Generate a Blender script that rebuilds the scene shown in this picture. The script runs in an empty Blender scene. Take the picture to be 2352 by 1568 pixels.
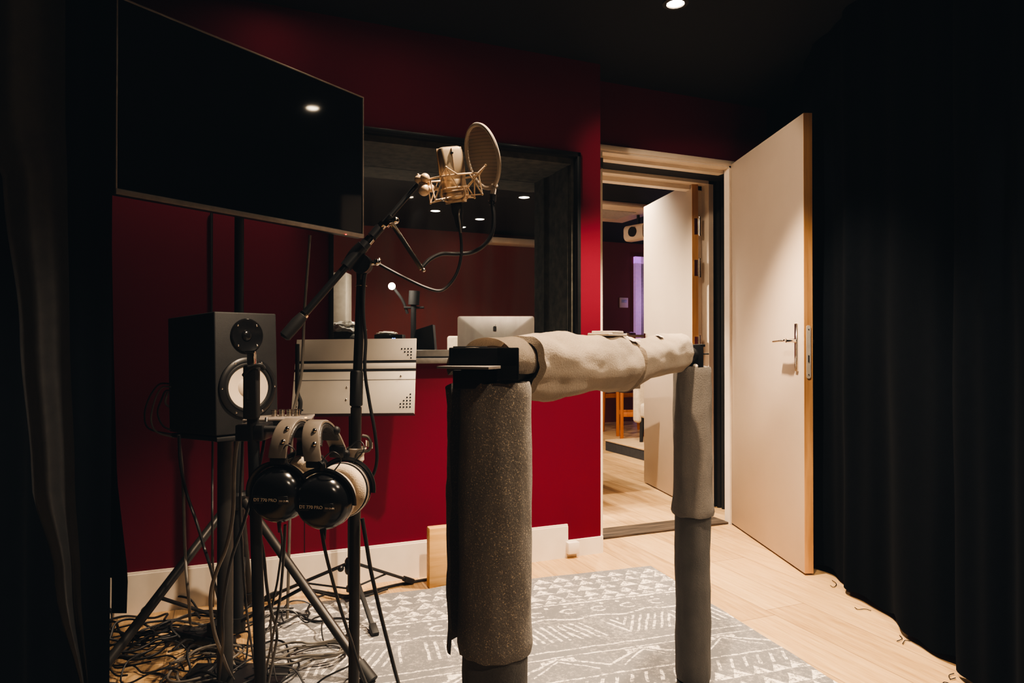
import bpy, bmesh, math, random
from math import pi, sin, cos, radians
from mathutils import Vector, Matrix, noise
random.seed(7)
S = bpy.context.scene
COL = S.collection
V = Vector

# ------------------------------------------------------------------ camera model
YAW, PITCH, FPX, EYE = radians(22.5), radians(0.40), 1568.0, 1.01
R_ = V((cos(YAW), -sin(YAW), 0)); F_ = V((sin(YAW), cos(YAW), 0)); Z_ = V((0, 0, 1))
FP = F_ * cos(PITCH) + Z_ * sin(PITCH); UP = -F_ * sin(PITCH) + Z_ * cos(PITCH)
CAM = V((0, 0, EYE))
def C(x, z, h): return R_ * x + F_ * z + Z_ * h                 # sideways, away, height
def ray(px, py): return FP + R_ * ((px - 1176) / FPX) + UP * ((784 - py) / FPX)
def P(px, py, z):
    d = ray(px, py); return CAM + d * (z / d.dot(F_))
def PF(px, py, h=0.0):
    d = ray(px, py); return CAM + d * ((h - EYE) / d.z)
def PY(px, py, Y):
    d = ray(px, py); return CAM + d * (Y / d.y)

# ------------------------------------------------------------------ node helpers
class N:
    t = None
    def __init__(s, k): s.k = k
    @staticmethod
    def m(op, *a):
        n = N.t.nodes.new('ShaderNodeMath'); n.operation = op
        for i, x in enumerate(a):
            if isinstance(x, N): N.t.links.new(x.k, n.inputs[i])
            else: n.inputs[i].default_value = x
        return N(n.outputs[0])
    def __add__(s, o): return N.m('ADD', s, o)
    __radd__ = __add__
    def __sub__(s, o): return N.m('SUBTRACT', s, o)
    def __rsub__(s, o): return N.m('SUBTRACT', o, s)
    def __mul__(s, o): return N.m('MULTIPLY', s, o)
    __rmul__ = __mul__
    def __truediv__(s, o): return N.m('DIVIDE', s, o)
    def lt(s, o): return N.m('LESS_THAN', s, o)
    def gt(s, o): return N.m('GREATER_THAN', s, o)
    def abs(s): return N.m('ABSOLUTE', s)
    def fr(s): return N.m('FRACT', s)
    def fl(s): return N.m('FLOOR', s)
    def sin(s): return N.m('SINE', s)
    def sq(s): return N.m('SQRT', s)
    def mx(s, o): return N.m('MAXIMUM', s, o)
    def mn(s, o): return N.m('MINIMUM', s, o)

def mat_base(name):
    m = bpy.data.materials.new(name); m.use_nodes = True
    t = m.node_tree; b = t.nodes['Principled BSDF']; N.t = t
    return m, t, b
def nz(t, scale, detail=4, coord='Object', rough=.55, stretch=None):
    tc = t.nodes.new('ShaderNodeTexCoord'); n = t.nodes.new('ShaderNodeTexNoise')
    n.inputs['Scale'].default_value = scale; n.inputs['Detail'].default_value = detail; n.inputs['Roughness'].default_value = rough
    if stretch:
        mp = t.nodes.new('ShaderNodeMapping'); mp.inputs['Scale'].default_value = stretch
        t.links.new(tc.outputs[coord], mp.inputs[0]); t.links.new(mp.outputs[0], n.inputs['Vector'])
    else: t.links.new(tc.outputs[coord], n.inputs['Vector'])
    return n.outputs['Fac']
def ramp(t, fac, stops):
    r = t.nodes.new('ShaderNodeValToRGB'); e = r.color_ramp.elements
    while len(e) < len(stops): e.new(.5)
    for i, (p, c) in enumerate(stops):
        e[i].position = p; e[i].color = (*c, 1) if len(c) == 3 else c
    t.links.new(fac, r.inputs[0]); return r.outputs[0]
def bump(t, b, h, s=.3, d=.002):
    n = t.nodes.new('ShaderNodeBump'); n.inputs['Strength'].default_value = s; n.inputs['Distance'].default_value = d
    t.links.new(h, n.inputs['Height']); t.links.new(n.outputs[0], b.inputs['Normal'])
def M(name, c, rough=.5, metal=0, var=.12, scale=30, bmp=0, bscale=200, sheen=0, coat=0, spec=.5, em=None, es=0):
    m, t, b = mat_base(name)
    lo = tuple(max(0, x * (1 - var)) for x in c); hi = tuple(min(1, x * (1 + var)) for x in c)
    f = nz(t, scale)
    t.links.new(ramp(t, f, [(.3, lo), (.7, hi)]), b.inputs['Base Color'])
    b.inputs['Roughness'].default_value = rough; b.inputs['Metallic'].default_value = metal
    b.inputs['Specular IOR Level'].default_value = spec
    b.inputs['Sheen Weight'].default_value = sheen; b.inputs['Coat Weight'].default_value = coat
    if bmp: bump(t, b, nz(t, bscale, 3), bmp)
    if em: b.inputs['Emission Color'].default_value = (*em, 1); b.inputs['Emission Strength'].default_value = es
    return m

def m_foam(name, dark, light, spk, lo=.60):
    m, t, b = mat_base(name)
    f = nz(t, 420, 3, rough=.7); g = nz(t, 9, 3)
    base = ramp(t, g, [(.3, dark), (.7, light)])
    sp = ramp(t, f, [(lo, (0, 0, 0)), (lo + .12, (1, 1, 1))])
    mx = t.nodes.new('ShaderNodeMix'); mx.data_type = 'RGBA'
    t.links.new(sp, mx.inputs[0]); t.links.new(base, mx.inputs[6]); mx.inputs[7].default_value = (*spk, 1)
    t.links.new(mx.outputs[2], b.inputs['Base Color'])
    b.inputs['Roughness'].default_value = .95; b.inputs['Sheen Weight'].default_value = .25; b.inputs['Sheen Roughness'].default_value = .5
    b.inputs['Specular IOR Level'].default_value = .15
    bump(t, b, nz(t, 260, 4, rough=.7), .8, .003)
    return m
def m_planks():
    m, t, b = mat_base('oak plank flooring')
    tc = t.nodes.new('ShaderNodeTexCoord'); sp = t.nodes.new('ShaderNodeSeparateXYZ'); t.links.new(tc.outputs['Object'], sp.inputs[0])
    x, y = N(sp.outputs[0]), N(sp.outputs[1])
    i = (x / .19).fl(); fx = (x / .19).fr()
    off = ((i * 12.9898).sin() * 437.58).fr()
    yy = y / 1.35 + off; j = yy.fl(); fy = yy.fr()
    rnd = ((i * 12.9898 + j * 78.233).sin() * 43758.5).fr()
    gx = (fx - .5).abs().gt(.492); gy = (fy - .5).abs().gt(.4988)
    gap = gx.mx(gy)
    grain = nz(t, 5, 8, stretch=(9, .7, 1), rough=.6)
    fine = nz(t, 30, 6, stretch=(8, .35, 1))
    v = N(grain) * .6 + N(fine) * .4 + (rnd - .5) * .22
    c = ramp(t, v.k, [(.28, (.36, .22, .10)), (.5, (.56, .375, .195)), (.72, (.70, .50, .28))])
    mx = t.nodes.new('ShaderNodeMix'); mx.data_type = 'RGBA'
    t.links.new((gap * .75).k, mx.inputs[0]); t.links.new(c, mx.inputs[6]); mx.inputs[7].default_value = (.22, .14, .08, 1)
    t.links.new(mx.outputs[2], b.inputs['Base Color']); b.inputs['Roughness'].default_value = .42
    b.inputs['Specular IOR Level'].default_value = .35
    return m
def m_wood(name, a, bb, st=(12, 12, .6), rough=.5, scale=4):
    m, t, b = mat_base(name)
    t.links.new(ramp(t, nz(t, scale, 7, stretch=st, rough=.6), [(.3, a), (.7, bb)]), b.inputs['Base Color'])
    b.inputs['Roughness'].default_value = rough
    return m
def m_rug():
    m, t, b = mat_base('woven rug with ethnic bands')
    tc = t.nodes.new('ShaderNodeTexCoord'); sp = t.nodes.new('ShaderNodeSeparateXYZ'); t.links.new(tc.outputs['Object'], sp.inputs[0])
    wob = (N(nz(t, 14, 2)) - .5) * .016
    wob2 = (N(nz(t, 9, 2, stretch=(1.3, .8, 1))) - .5) * .02
    u0 = N(sp.outputs[0]) + wob2; v0 = N(sp.outputs[1]) * -1 + wob
    out = None
    def add(x):
        nonlocal out
        out = x if out is None else out.mx(x)
    def band(v, a, c): return v.gt(a) * v.lt(c)
    for rep in (0.0, 1.02):
        v = v0 - rep; u = u0 + rep * .31
        # triangles
        for k, (a, c, w) in enumerate(((.02, .075, .085), (.082, .135, .07), (.142, .20, .095), (.207, .262, .08), (.268, .30, .06))):
            tri = ((u / w + k * .37).fr() - .5).abs() * 2
            inv = 1 - tri if k % 2 else tri
            add(band(v, a, c) * inv.lt((v - a) / (c - a) * .95))
        for l, h in ((.317, .007), (.69, .004), (.885, .004), (.735, .003)): add((v - l).abs().lt(h))
        du = ((u / .075).fr() - .5) * .075
        add((du * du + (v - .345) * (v - .345)).sq().lt(.0085))
        du = ((u / .125).fr() - .5) * .125
        dd = (du * du * .45 + (v - .392) * (v - .392)).sq()
        add((dd - .02).abs().lt(.0042) * du.lt(.018))
        wv = (u * 30).sin() * .011 + (u * 11).sin() * .006
        add((v - .455 - wv).abs().lt(.0055))
        ch = (u / .21).fl(); sl = ((ch * 7.13).sin() * 91.7).fr() - .5
        st = ((u + (v - .56) * sl * 1.2) / .031).fr()
        skip = ((((u + (v - .56) * sl * 1.2) / .031).fl() * 3.7).sin() * 57.3).fr().gt(.18)
        add(band(v, .495, .625) * (st - .5).abs().lt(.17) * skip)
        z1 = ((u / .30).fr() - .5).abs() * .30
        add((v - .745 - z1 * .55).abs().lt(.006)); add((v - .76 - z1 * .75).abs().lt(.004) * z1.lt(.11))
        add(band(v, .745, .80) * (z1 * .6).gt((v - .745)) * z1.lt(.06))
        st2 = ((u + (v - .93) * .5) / .05).fr()
        add(band(v, .905, .965) * (st2 - .5).abs().lt(.12)); add(band(v, .97, 1.02) * (((u / .07).fr() - .5).abs() * 2).lt((v - .97) / .05))
    wear = N(nz(t, 70, 5, rough=.75)); w2 = N(nz(t, 5, 3))
    fac = (out * ((wear - .36) * 5).mx(0).mn(1) * .95 + (wear - .5) * 1.9 + (w2 - .5) * .7)
    c = ramp(t, fac.k, [(0, (.22, .22, .225)), (.25, (.37, .35, .335)), (.55, (.58, .535, .49)), (.9, (.86, .80, .73))])
    t.links.new(c, b.inputs['Base Color']); b.inputs['Roughness'].default_value = .95; b.inputs['Specular IOR Level'].default_value = .1
    bump(t, b, nz(t, 350, 3), .5, .002)
    return m
def m_glass():
    m, t, b = mat_base('window glass'); t.nodes.remove(b)
    o = t.nodes['Material Output']; tr = t.nodes.new('ShaderNodeBsdfTransparent'); gl = t.nodes.new('ShaderNodeBsdfGlossy')
    tr.inputs[0].default_value = (.86, .88, .88, 1); gl.inputs['Roughness'].default_value = .02
    fr = t.nodes.new('ShaderNodeFresnel'); fr.inputs[0].default_value = 1.5
    df = t.nodes.new('ShaderNodeBsdfDiffuse'); df.inputs[0].default_value = (.5, .5, .48, 1)
    mx = t.nodes.new('ShaderNodeMixShader'); t.links.new(fr.outputs[0], mx.inputs[0]); t.links.new(tr.outputs[0], mx.inputs[1]); t.links.new(gl.outputs[0], mx.inputs[2])
    m2 = t.nodes.new('ShaderNodeMixShader')
    refl_haze = (N(nz(t, 3, 5, stretch=(4, 1, .3))) - .3).mx(0) * .30  # pale upright streaks mixed in as the haze of a reflection
    t.links.new(refl_haze.k, m2.inputs[0]); t.links.new(mx.outputs[0], m2.inputs[1]); t.links.new(df.outputs[0], m2.inputs[2])
    t.links.new(m2.outputs[0], o.inputs[0])
    return m
def m_mesh(name, c, period):
    m, t, b = mat_base(name)
    o = t.nodes['Material Output']; tc = t.nodes.new('ShaderNodeTexCoord'); sp = t.nodes.new('ShaderNodeSeparateXYZ')
    t.links.new(tc.outputs['Object'], sp.inputs[0])
    w = (((N(sp.outputs[0]) + N(sp.outputs[2]) * .9) / period).fr() - .5).abs().lt(.36)
    tr = t.nodes.new('ShaderNodeBsdfTransparent'); mx = t.nodes.new('ShaderNodeMixShader')
    t.links.new((w * .30 + .55).k, mx.inputs[0]); t.links.new(tr.outputs[0], mx.inputs[1]); t.links.new(b.outputs[0], mx.inputs[2]); t.links.new(mx.outputs[0], o.inputs[0])
    b.inputs['Base Color'].default_value = (*c, 1); b.inputs['Roughness'].default_value = .6
    return m
def m_redwall(name, c):
    m, t, b = mat_base(name)
    lo = tuple(x * .9 for x in c)
    t.links.new(ramp(t, nz(t, 2.2, 5), [(.3, lo), (.7, c)]), b.inputs['Base Color'])
    b.inputs['Roughness'].default_value = .85; b.inputs['Specular IOR Level'].default_value = .15
    bump(t, b, nz(t, 500, 3), .35, .001)
    return m

RED = m_redwall('red fabric wall covering', (.150, .008, .022))
RED2 = m_redwall('red painted wall', (.25, .062, .058))
PLANK = m_planks(); RUG = m_rug(); GLASS = m_glass()
BLACKW = M('matt black paint', (.0045, .005, .006), .8, spec=.2)
CEIL = M('black ceiling tile', (.012, .013, .014), .75, spec=.25, bmp=.2, bscale=120)
CLOTH = M('black curtain cloth', (.0024, .003, .0042), .95, spec=.015, sheen=.008, bmp=.3, bscale=600)
CLOTHG = M('charcoal curtain cloth', (.16, .165, .175), .95, spec=.03, sheen=.1, bmp=.3, bscale=600)
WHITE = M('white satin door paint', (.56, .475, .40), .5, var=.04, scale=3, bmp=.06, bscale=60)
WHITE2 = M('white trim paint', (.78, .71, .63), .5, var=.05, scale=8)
PINE = m_wood('raw pine edge', (.42, .22, .09), (.62, .36, .16), st=(14, 14, .8))
BAMBOO = m_wood('bamboo board', (.55, .32, .12), (.74, .48, .22), st=(.8, 14, 14))
ORANGE = m_wood('orange stained wood', (.50, .16, .04), (.66, .25, .07))
DARKW = m_wood('dark splintered threshold', (.015, .012, .010), (.13, .095, .07), st=(1, 16, 16), rough=.8)
BLACK = M('satin black metal', (.012, .012, .013), .38, .0, spec=.5, coat=.05)
BLACKM = M('matt black metal', (.018, .018, .019), .55)
GREYM = M('worn grey tube', (.060, .056, .052), .42, .55)
STEEL = M('bright steel', (.62, .58, .52), .25, 1)
CHROME = M('polished chrome', (.75, .70, .64), .12, 1)
SILVER = M('brushed silver bezel', (.36, .32, .29), .45, .45)
NICKEL = M('satin nickel microphone', (.66, .54, .40), .40, .85, var=.06)
NICKEL2 = M('cream shock mount lacquer', (.72, .55, .38), .45, .25, var=.06)
STANDG = M('grey music stand panel', (.52, .48, .43), .5, .1, var=.06, scale=6)
RUBBER = M('black rubber', (.016, .016, .016), .6)
CABLE = M('black cable sheath', (.020, .020, .021), .42)
CABLEG = M('grey cable sheath', (.16, .145, .125), .45)  # also carries the light painted onto two hanging cables
SCREEN = M('black glossy screen', (.004, .0045, .006), .055, var=.02, spec=.5)
CAB = M('black speaker vinyl', (.020, .020, .021), .55, bmp=.25, bscale=700)
CONE = M('white woofer cone', (.72, .63, .53), .6, var=.03)
GLOSSB = M('gloss black plastic', (.010, .010, .011), .2)
BRK = M('soot black powder coat', (.005, .0052, .006), .6, spec=.2)
FOAML = m_foam('grey brown pipe foam', (.15, .137, .124), (.22, .20, .18), (.80, .68, .52), .57)
FOAMT = m_foam('brown pipe foam paled for top light', (.34, .285, .225), (.44, .37, .295), (.62, .52, .40), .6)  # lit copy of the post foam, painted paler for light from above
FOAMR = m_foam('worn grey pipe foam', (.16, .146, .132), (.22, .20, .18), (.48, .40, .31), .62)
FOAMD = m_foam('charcoal pipe foam', (.09, .085, .08), (.125, .117, .11), (.38, .32, .26), .66)
LEATHER = M('black headband leather', (.03, .028, .026), .45, bmp=.5, bscale=300)
BANDG = M('grey headband vinyl', (.23, .20, .17), .38, .2)
VELOUR = M('cream velour ear pad', (.66, .55, .43), .95, sheen=.4, bmp=.6, bscale=500)
TAPE = M('cream tape', (.66, .58, .50), .6)
LAMPW = M('warm lamp lens', (.9, .85, .75), .5, em=(1, .80, .56), es=60)
LAMPC = M('warm control room lamp lens', (.9, .85, .75), .5, em=(1, .84, .64), es=30)
ALU = M('anodised aluminium', (.70, .66, .62), .35, .75, var=.03)
LEDB = M('blue status light', (.1, .2, .9), .4, em=(.2, .35, 1), es=6)
LEDR = M('red status light', (.9, .05, .04), .4, em=(1, .05, .03), es=4)
LILAC = M('frame paint with lilac light put in', (.74, .50, .80), .5, em=(.8, .45, .95), es=.25)  # coloured light on the frame put into base colour and a weak glow
GREYD = M('pale grey door paint', (.50, .50, .50), .5)
CREAM = M('cream upholstery', (.62, .54, .44), .85)
PLASTIC = M('crumpled clear plastic', (.55, .53, .50), .25)
REVEAL = M('dark window reveal felt', (.075, .070, .055), .9, var=.5, scale=22)
SILL = M('grey sill board', (.20, .19, .175), .5)
PLAT = m_wood('birch platform top', (.50, .36, .21), (.66, .50, .32), st=(1, 9, 9))
ROPE = M('black rib absorber', (.014, .014, .014), .9)

# ------------------------------------------------------------------ mesh helpers
def BM(): return bmesh.new()
def frame(o, x=V((1, 0, 0)), y=V((0, 1, 0)), z=V((0, 0, 1))):
    m = Matrix.Identity(4)
    for i, a in enumerate((x, y, z)):
        a = V(a)
        for j in range(3): m[j][i] = a[j]
    for j in range(3): m[j][3] = o[j]
    return m
def aim(o, d):                                     # local z along d
    d = V(d).normalized(); h = V((0, 0, 1)) if abs(d.z) < .95 else V((1, 0, 0))
    x = h.cross(d).normalized(); y = d.cross(x)
    return frame(o, x, y, d)
def box(bm, c, s, m=None, bev=0, seg=2):
    mm = (m or Matrix.Identity(4)) @ Matrix.Translation(V(c)) @ Matrix.Diagonal((*s, 1))
    vs = bmesh.ops.create_cube(bm, size=1, matrix=mm)['verts']
    if bev:
        es = list({e for v in vs for e in v.link_edges})
        bmesh.ops.bevel(bm, geom=es, offset=bev, segments=seg, affect='EDGES', profile=.5)
def bx(bm, a, b, bev=0):                            # box from two corners
    a, b = V(a), V(b)
    box(bm, (a + b) / 2, tuple(max(abs(q), 1e-4) for q in (b - a)), None, bev)
def rings(bm, rs, caps=True, closed=False):
    L = [[bm.verts.new(p) for p in r] for r in rs]
    n = len(L[0]); k = len(L)
    for i in range(k if closed else k - 1):
        A, B = L[i], L[(i + 1) % k]
        for j in range(n):
            try: bm.faces.new((A[j], A[(j + 1) % n], B[(j + 1) % n], B[j]))
            except ValueError: pass
    if caps and not closed:
        for r in (L[0][::-1], L[-1]):
            try: bm.faces.new(r)
            except ValueError: pass
def lathe(bm, prof, m=None, seg=32, caps=True):
    m = m or Matrix.Identity(4)
    rings(bm, [[m @ V((max(r, 1e-5) * cos(2 * pi * j / seg), max(r, 1e-5) * sin(2 * pi * j / seg), h)) for j in range(seg)] for r, h in prof], caps)
def torus(bm, R, r, m=None, seg=40, s2=10, sx=1, sy=1):
    m = m or Matrix.Identity(4)
    rs = []
    for i in range(seg):
        a = 2 * pi * i / seg
        rs.append([m @ V(((R + r * cos(2 * pi * j / s2)) * cos(a) * sx, (R + r * cos(2 * pi * j / s2)) * sin(a) * sy, r * sin(2 * pi * j / s2))) for j in range(s2)])
    rings(bm, rs, False, True)
def catmull(pts, n=6):
    pts = [V(p) for p in pts]
    if len(pts) < 3: return pts
    q = [pts[0] * 2 - pts[1]] + pts + [pts[-1] * 2 - pts[-2]]
    out = []
    for i in range(1, len(q) - 2):
        a, b, c, d = q[i - 1:i + 3]
        for k in range(n):
            t = k / n
            out.append(.5 * (2 * b + (c - a) * t + (2 * a - 5 * b + 4 * c - d) * t * t + (3 * b - a - 3 * c + d) * t ** 3))
    out.append(pts[-1]); return out
def tube(bm, pts, r, seg=10, n=6, smooth=True, flat=1.0):
    pts = catmull(pts, n) if smooth else [V(p) for p in pts]
    k = len(pts); rs = []
    t = (pts[1] - pts[0]).normalized()
    x = (V((0, 0, 1)) if abs(t.z) < .9 else V((1, 0, 0))).cross(t).normalized()
    for i, p in enumerate(pts):
        t = (pts[min(i + 1, k - 1)] - pts[max(i - 1, 0)])
        if t.length < 1e-9: t = V((0, 0, 1))
        t.normalize()
        x = (x - t * x.dot(t)).normalized(); y = t.cross(x)
        rr = r[min(int(i / max(k - 1, 1) * (len(r) - 1) + .5), len(r) - 1)] if isinstance(r, (list, tuple)) else r
        rs.append([p + (x * cos(2 * pi * j / seg) + y * sin(2 * pi * j / seg) * flat) * rr for j in range(seg)])
    rings(bm, rs)
def rod(bm, a, b, r, seg=14, r2=None):
    a, b = V(a), V(b); m = aim(a, b - a); L = (b - a).length
    lathe(bm, [(r, 0), (r2 if r2 is not None else r, L)], m, seg)
def ball(bm, c, r, sc=(1, 1, 1), m=None, sub=3):
    mm = (m or Matrix.Identity(4)) @ Matrix.Translation(V(c)) @ Matrix.Diagonal((r * sc[0], r * sc[1], r * sc[2], 1))
    bmesh.ops.create_uvsphere(bm, u_segments=20, v_segments=12, radius=1, matrix=mm)
def prism(bm, poly, h, m=None):
    m = m or Matrix.Identity(4)
    rings(bm, [[m @ V((x, y, 0)) for x, y in poly], [m @ V((x, y, h)) for x, y in poly]])
def sheet(bm, fn, nu, nv, th=0):
    g = [[bm.verts.new(fn(i / nu, j / nv)) for i in range(nu + 1)] for j in range(nv + 1)]
    for j in range(nv):
        for i in range(nu): bm.faces.new((g[j][i], g[j][i + 1], g[j + 1][i + 1], g[j + 1][i]))
    if th:
        bmesh.ops.solidify(bm, geom=bm.faces[:], thickness=th)
def rrect(w, h, r, n=6):
    o = []
    for cx, cy, a0 in ((w / 2 - r, h / 2 - r, 0), (-w / 2 + r, h / 2 - r, 90), (-w / 2 + r, -h / 2 + r, 180), (w / 2 - r, -h / 2 + r, 270)):
        for i in range(n + 1):
            a = radians(a0 + 90 * i / n); o.append((cx + r * cos(a), cy + r * sin(a)))
    return o
def mk(name, bm, mat, loc, ang=35):
    bmesh.ops.recalc_face_normals(bm, faces=bm.faces[:])
    bmesh.ops.translate(bm, verts=bm.verts[:], vec=-V(loc))
    me = bpy.data.meshes.new(name); bm.to_mesh(me); bm.free()
    me.polygons.foreach_set('use_smooth', [True] * len(me.polygons))
    me.set_sharp_from_angle(angle=radians(ang))
    for q in (mat if isinstance(mat, (list, tuple)) else [mat]): me.materials.append(q)
    o = bpy.data.objects.new(name, me); COL.objects.link(o); return o
def setp(o, label, cat, group=None, kind=None):
    if label: o['label'] = label
    if cat: o['category'] = cat
    if group: o['group'] = group
    if kind: o['kind'] = kind
class Thing:
    def __init__(s, name, label, cat, loc, group=None, kind=None):
        s.loc = V(loc); s.o = bpy.data.objects.new(name, None); s.o.empty_display_size = .05
        s.o.location = s.loc; COL.objects.link(s.o); setp(s.o, label, cat, group, kind)
    def part(s, name, bm, mat, parent=None, label=None, ang=35):
        o = mk(name, bm, mat, s.loc, ang); o.parent = parent or s.o
        if label: o['label'] = label
        return o
def single(name, bm, mat, label, cat, loc=None, group=None, kind=None, ang=35):
    if loc is None:
        xs = [v.co for v in bm.verts]
        loc = V(((min(p.x for p in xs) + max(p.x for p in xs)) / 2, (min(p.y for p in xs) + max(p.y for p in xs)) / 2, min(p.z for p in xs)))
    o = mk(name, bm, mat, loc, ang); o.location = V(loc); setp(o, label, cat, group, kind); return o
def dup(root, loc, rz, label):
    def cp(o, par):
        c = o.copy(); COL.objects.link(c); c.parent = par
        for ch in o.children: cp(ch, c)
        return c
    r = cp(root, None); r.location = loc; r.rotation_euler = (0, 0, rz); r['label'] = label; return r
def text_bm(txt, size, m, ext=.0004):
    cu = bpy.data.curves.new('lettering', 'FONT'); cu.body = txt; cu.size = size; cu.extrude = ext; cu.align_x = 'CENTER'; cu.align_y = 'CENTER'
    o = bpy.data.objects.new('lettering', cu); COL.objects.link(o)
    bpy.context.view_layer.update()
    me = bpy.data.meshes.new_from_object(o.evaluated_get(bpy.context.evaluated_depsgraph_get()))
    bm = BM(); bm.from_mesh(me); bmesh.ops.transform(bm, matrix=m, verts=bm.verts[:])
    bpy.data.objects.remove(o); bpy.data.curves.remove(cu); bpy.data.meshes.remove(me)
    return bm
def wob(p, s, a): return noise.noise_vector(V(p) * s) * a

# ------------------------------------------------------------------ setting
YW, TW, Y2, YL, XC = 3.12, .10, 3.50, 2.935, 1.687          # face of the red wall, its thickness, face of the second leaf of the wall
XL, XR, YR, HC, YF = -.52, 2.86, -1.6, 2.40, 7.9
DX0, DX1, DH = 1.795, 2.638, 2.055       # rough door opening
WX0, WX1, WZ0, WZ1 = .385, 1.5725, .946, 1.949
b = BM(); bx(b, (XL - .1, YR, -.06), (5.9, YF + .1, 0)); single('floor', b, PLANK, 'pale oak plank floor of the studio', 'floor', (0, 0, 0), kind='structure')
b = BM(); bx(b, (XL - .1, YR, HC), (5.9, YF + .1, HC + .06))
single('ceiling', b, CEIL, 'matt black studio ceiling with recessed lamps', 'ceiling', (0, 0, HC), kind='structure')
def wall(name, Y, T, mat, label, x0, x1, top=HC):
    b = BM(); WX1 = 1.72; DX1 = 2.81
    bx(b, (x0, Y, 0), (WX0, Y + T, top)); bx(b, (WX0, Y, 0), (WX1, Y + T, WZ0)); bx(b, (WX0, Y, WZ1), (WX1, Y + T, top))
    bx(b, (WX1, Y, 0), (DX0, Y + T, top)); bx(b, (DX0, Y, DH), (DX1, Y + T, top)); bx(b, (DX1, Y, 0), (x1, Y + T, top))
    single(name, b, mat, label, 'wall', (x0, Y, 0), kind='structure')
b = BM(); T_ = YL + .1
bx(b, (XL, YL, 0), (WX0, T_, HC)); bx(b, (WX0, YL, 0), (WX1, T_, WZ0)); bx(b, (WX0, YL, WZ1), (WX1, T_, HC)); bx(b, (WX1, YL, 0), (XC, T_, HC)); bx(b, (XC - .02, T_, 0), (XC, YW + TW, HC))
bx(b, (XC, YW, 0), (DX0 - .03, YW + TW, HC)); bx(b, (DX0 - .03, YW, DH), (DX1, YW + TW, HC)); bx(b, (DX1, YW, 0), (XR + .05, YW + .03, HC))
single('wall_back', b, RED, 'red fabric wall holding the window and the doorway', 'wall', (XL, YL, 0), kind='structure')
wall('wall_partition', Y2, TW, RED2, 'second leaf of the double wall on the control room side', XL - .1, 5.9)
for nm, a, c, mt, lb in (('wall_left', (XL - .1, YR, 0), (XL, YW + TW, HC), BLACKW, 'black side wall behind the charcoal curtains'),
                         ('wall_right', (XR + .05, YR, 0), (XR + .15, YW + TW, HC), BLACKW, 'black side wall behind the long black curtain'),
                         ('wall_rear', (XL, YR - .1, 0), (XR, YR, HC), BLACKW, 'dark wall facing the red wall'),
                         ('wall_far', (XL - .1, YF, 0), (5.9, YF + .1, HC), RED2, 'dim red wall at the end of the control room'),
                         ('wall_control_left', (XL - .2, Y2 + TW, 0), (XL - .1, YF, HC), RED2, 'red side wall of the control room near the clear bag'),
                         ('wall_control_right', (5.9, Y2 + TW, 0), (6.0, YF, HC), RED2, 'red side wall of the control room beyond the armchair')):
    b = BM(); bx(b, a, c); single(nm, b, mt, lb, 'wall', kind='structure')
b = BM(); bx(b, (XL, YL - .016, 0), (1.50, YL - .001, .150)); bx(b, (XL, YL - .012, .150), (1.50, YL - .001, .158)); bx(b, (1.50, YL - .014, 0), (XC + .004, YL - .001, .080)); bx(b, (XC - .001, YL, 0), (XC + .014, YW, .08))
single('baseboard_back', b, WHITE2, 'white baseboard along the red wall', 'baseboard', kind='structure')
b = BM(); bx(b, (XL, YF - .02, 0), (4.35, YF - .001, .17)); single('baseboard_far', b, WHITE2, 'white baseboard of the far red wall', 'baseboard', kind='structure')
b = BM(); bx(b, (DX0 + .01, YW + .0, .0005), (DX1 - .01, YW + .16, .012), .004); single('trim_1', b, DARKW, 'dark splintered threshold strip in the doorway', 'threshold', kind='structure')
# thin panel seams on the red wall
b = BM()
for px in (487, 700):
    p = PY(px, 1000, YL); bx(b, (p.x - .0012, YL - .0015, .158), (p.x + .0012, YL + .001, 1.75 if px == 487 else .9))
single('trim_2', b, BLACKW, 'dark seams between the red wall panels', 'trim', kind='structure')

# window
w = Thing('window_1', 'control room window with black frame and deep felt reveal', 'window', ((WX0 + WX1) / 2, YL, WZ0), kind='structure')
b = BM()
for a, c in (((WX0, YL - .012, WZ0), (WX0 + .018, YL + .04, WZ1)), ((WX1 - .018, YL - .012, WZ0), (WX1, YL + .04, WZ1)), ((WX0, YL - .012, WZ1 - .022), (WX1, YL + .04, WZ1)), ((WX0, YL - .012, WZ0), (WX1, YL + .04, WZ0 + .02))): bx(b, a, c, .002)
w.part('window_frame', b, BLACK)
b = BM()
bx(b, (WX1 - .03, YL + .03, WZ0), (WX1 + .0, 3.385, WZ1)); bx(b, (WX0, YL + .03, WZ0), (WX0 + .02, Y2 + TW, WZ1)); bx(b, (WX0, YL + .03, WZ1 - .05), (1.72, Y2 + TW, WZ1)); bx(b, (WX1, 3.385, WZ0), (1.78, 3.40, WZ1)); bx(b, (1.70, 3.40, WZ0), (1.72, Y2 + TW, WZ1))
bx(b, (WX1 - .036, YL + .06, WZ0), (WX1 - .03, YL + .20, WZ1 - .05)); bx(b, (WX1 - .038, YL + .33, WZ0), (WX1 - .03, YL + .45, WZ1 - .05))
w.part('reveal', b, REVEAL)
b = BM(); bx(b, (WX0, YL + .03, WZ0), (WX1, Y2 + TW, WZ0 + .045)); bx(b, (WX1, 3.40, WZ0), (1.72, Y2 + TW, WZ0 + .045)); bx(b, (WX0, YL - .03, WZ0 - .012), (WX1, YL + .03, WZ0 + .012), .003); w.part('sill', b, SILL)
b = BM(); bx(b, (WX0 + .02, 3.376, WZ0 + .040), (WX1 - .03, 3.382, WZ1 - .05)); w.part('pane', b, GLASS)

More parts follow.
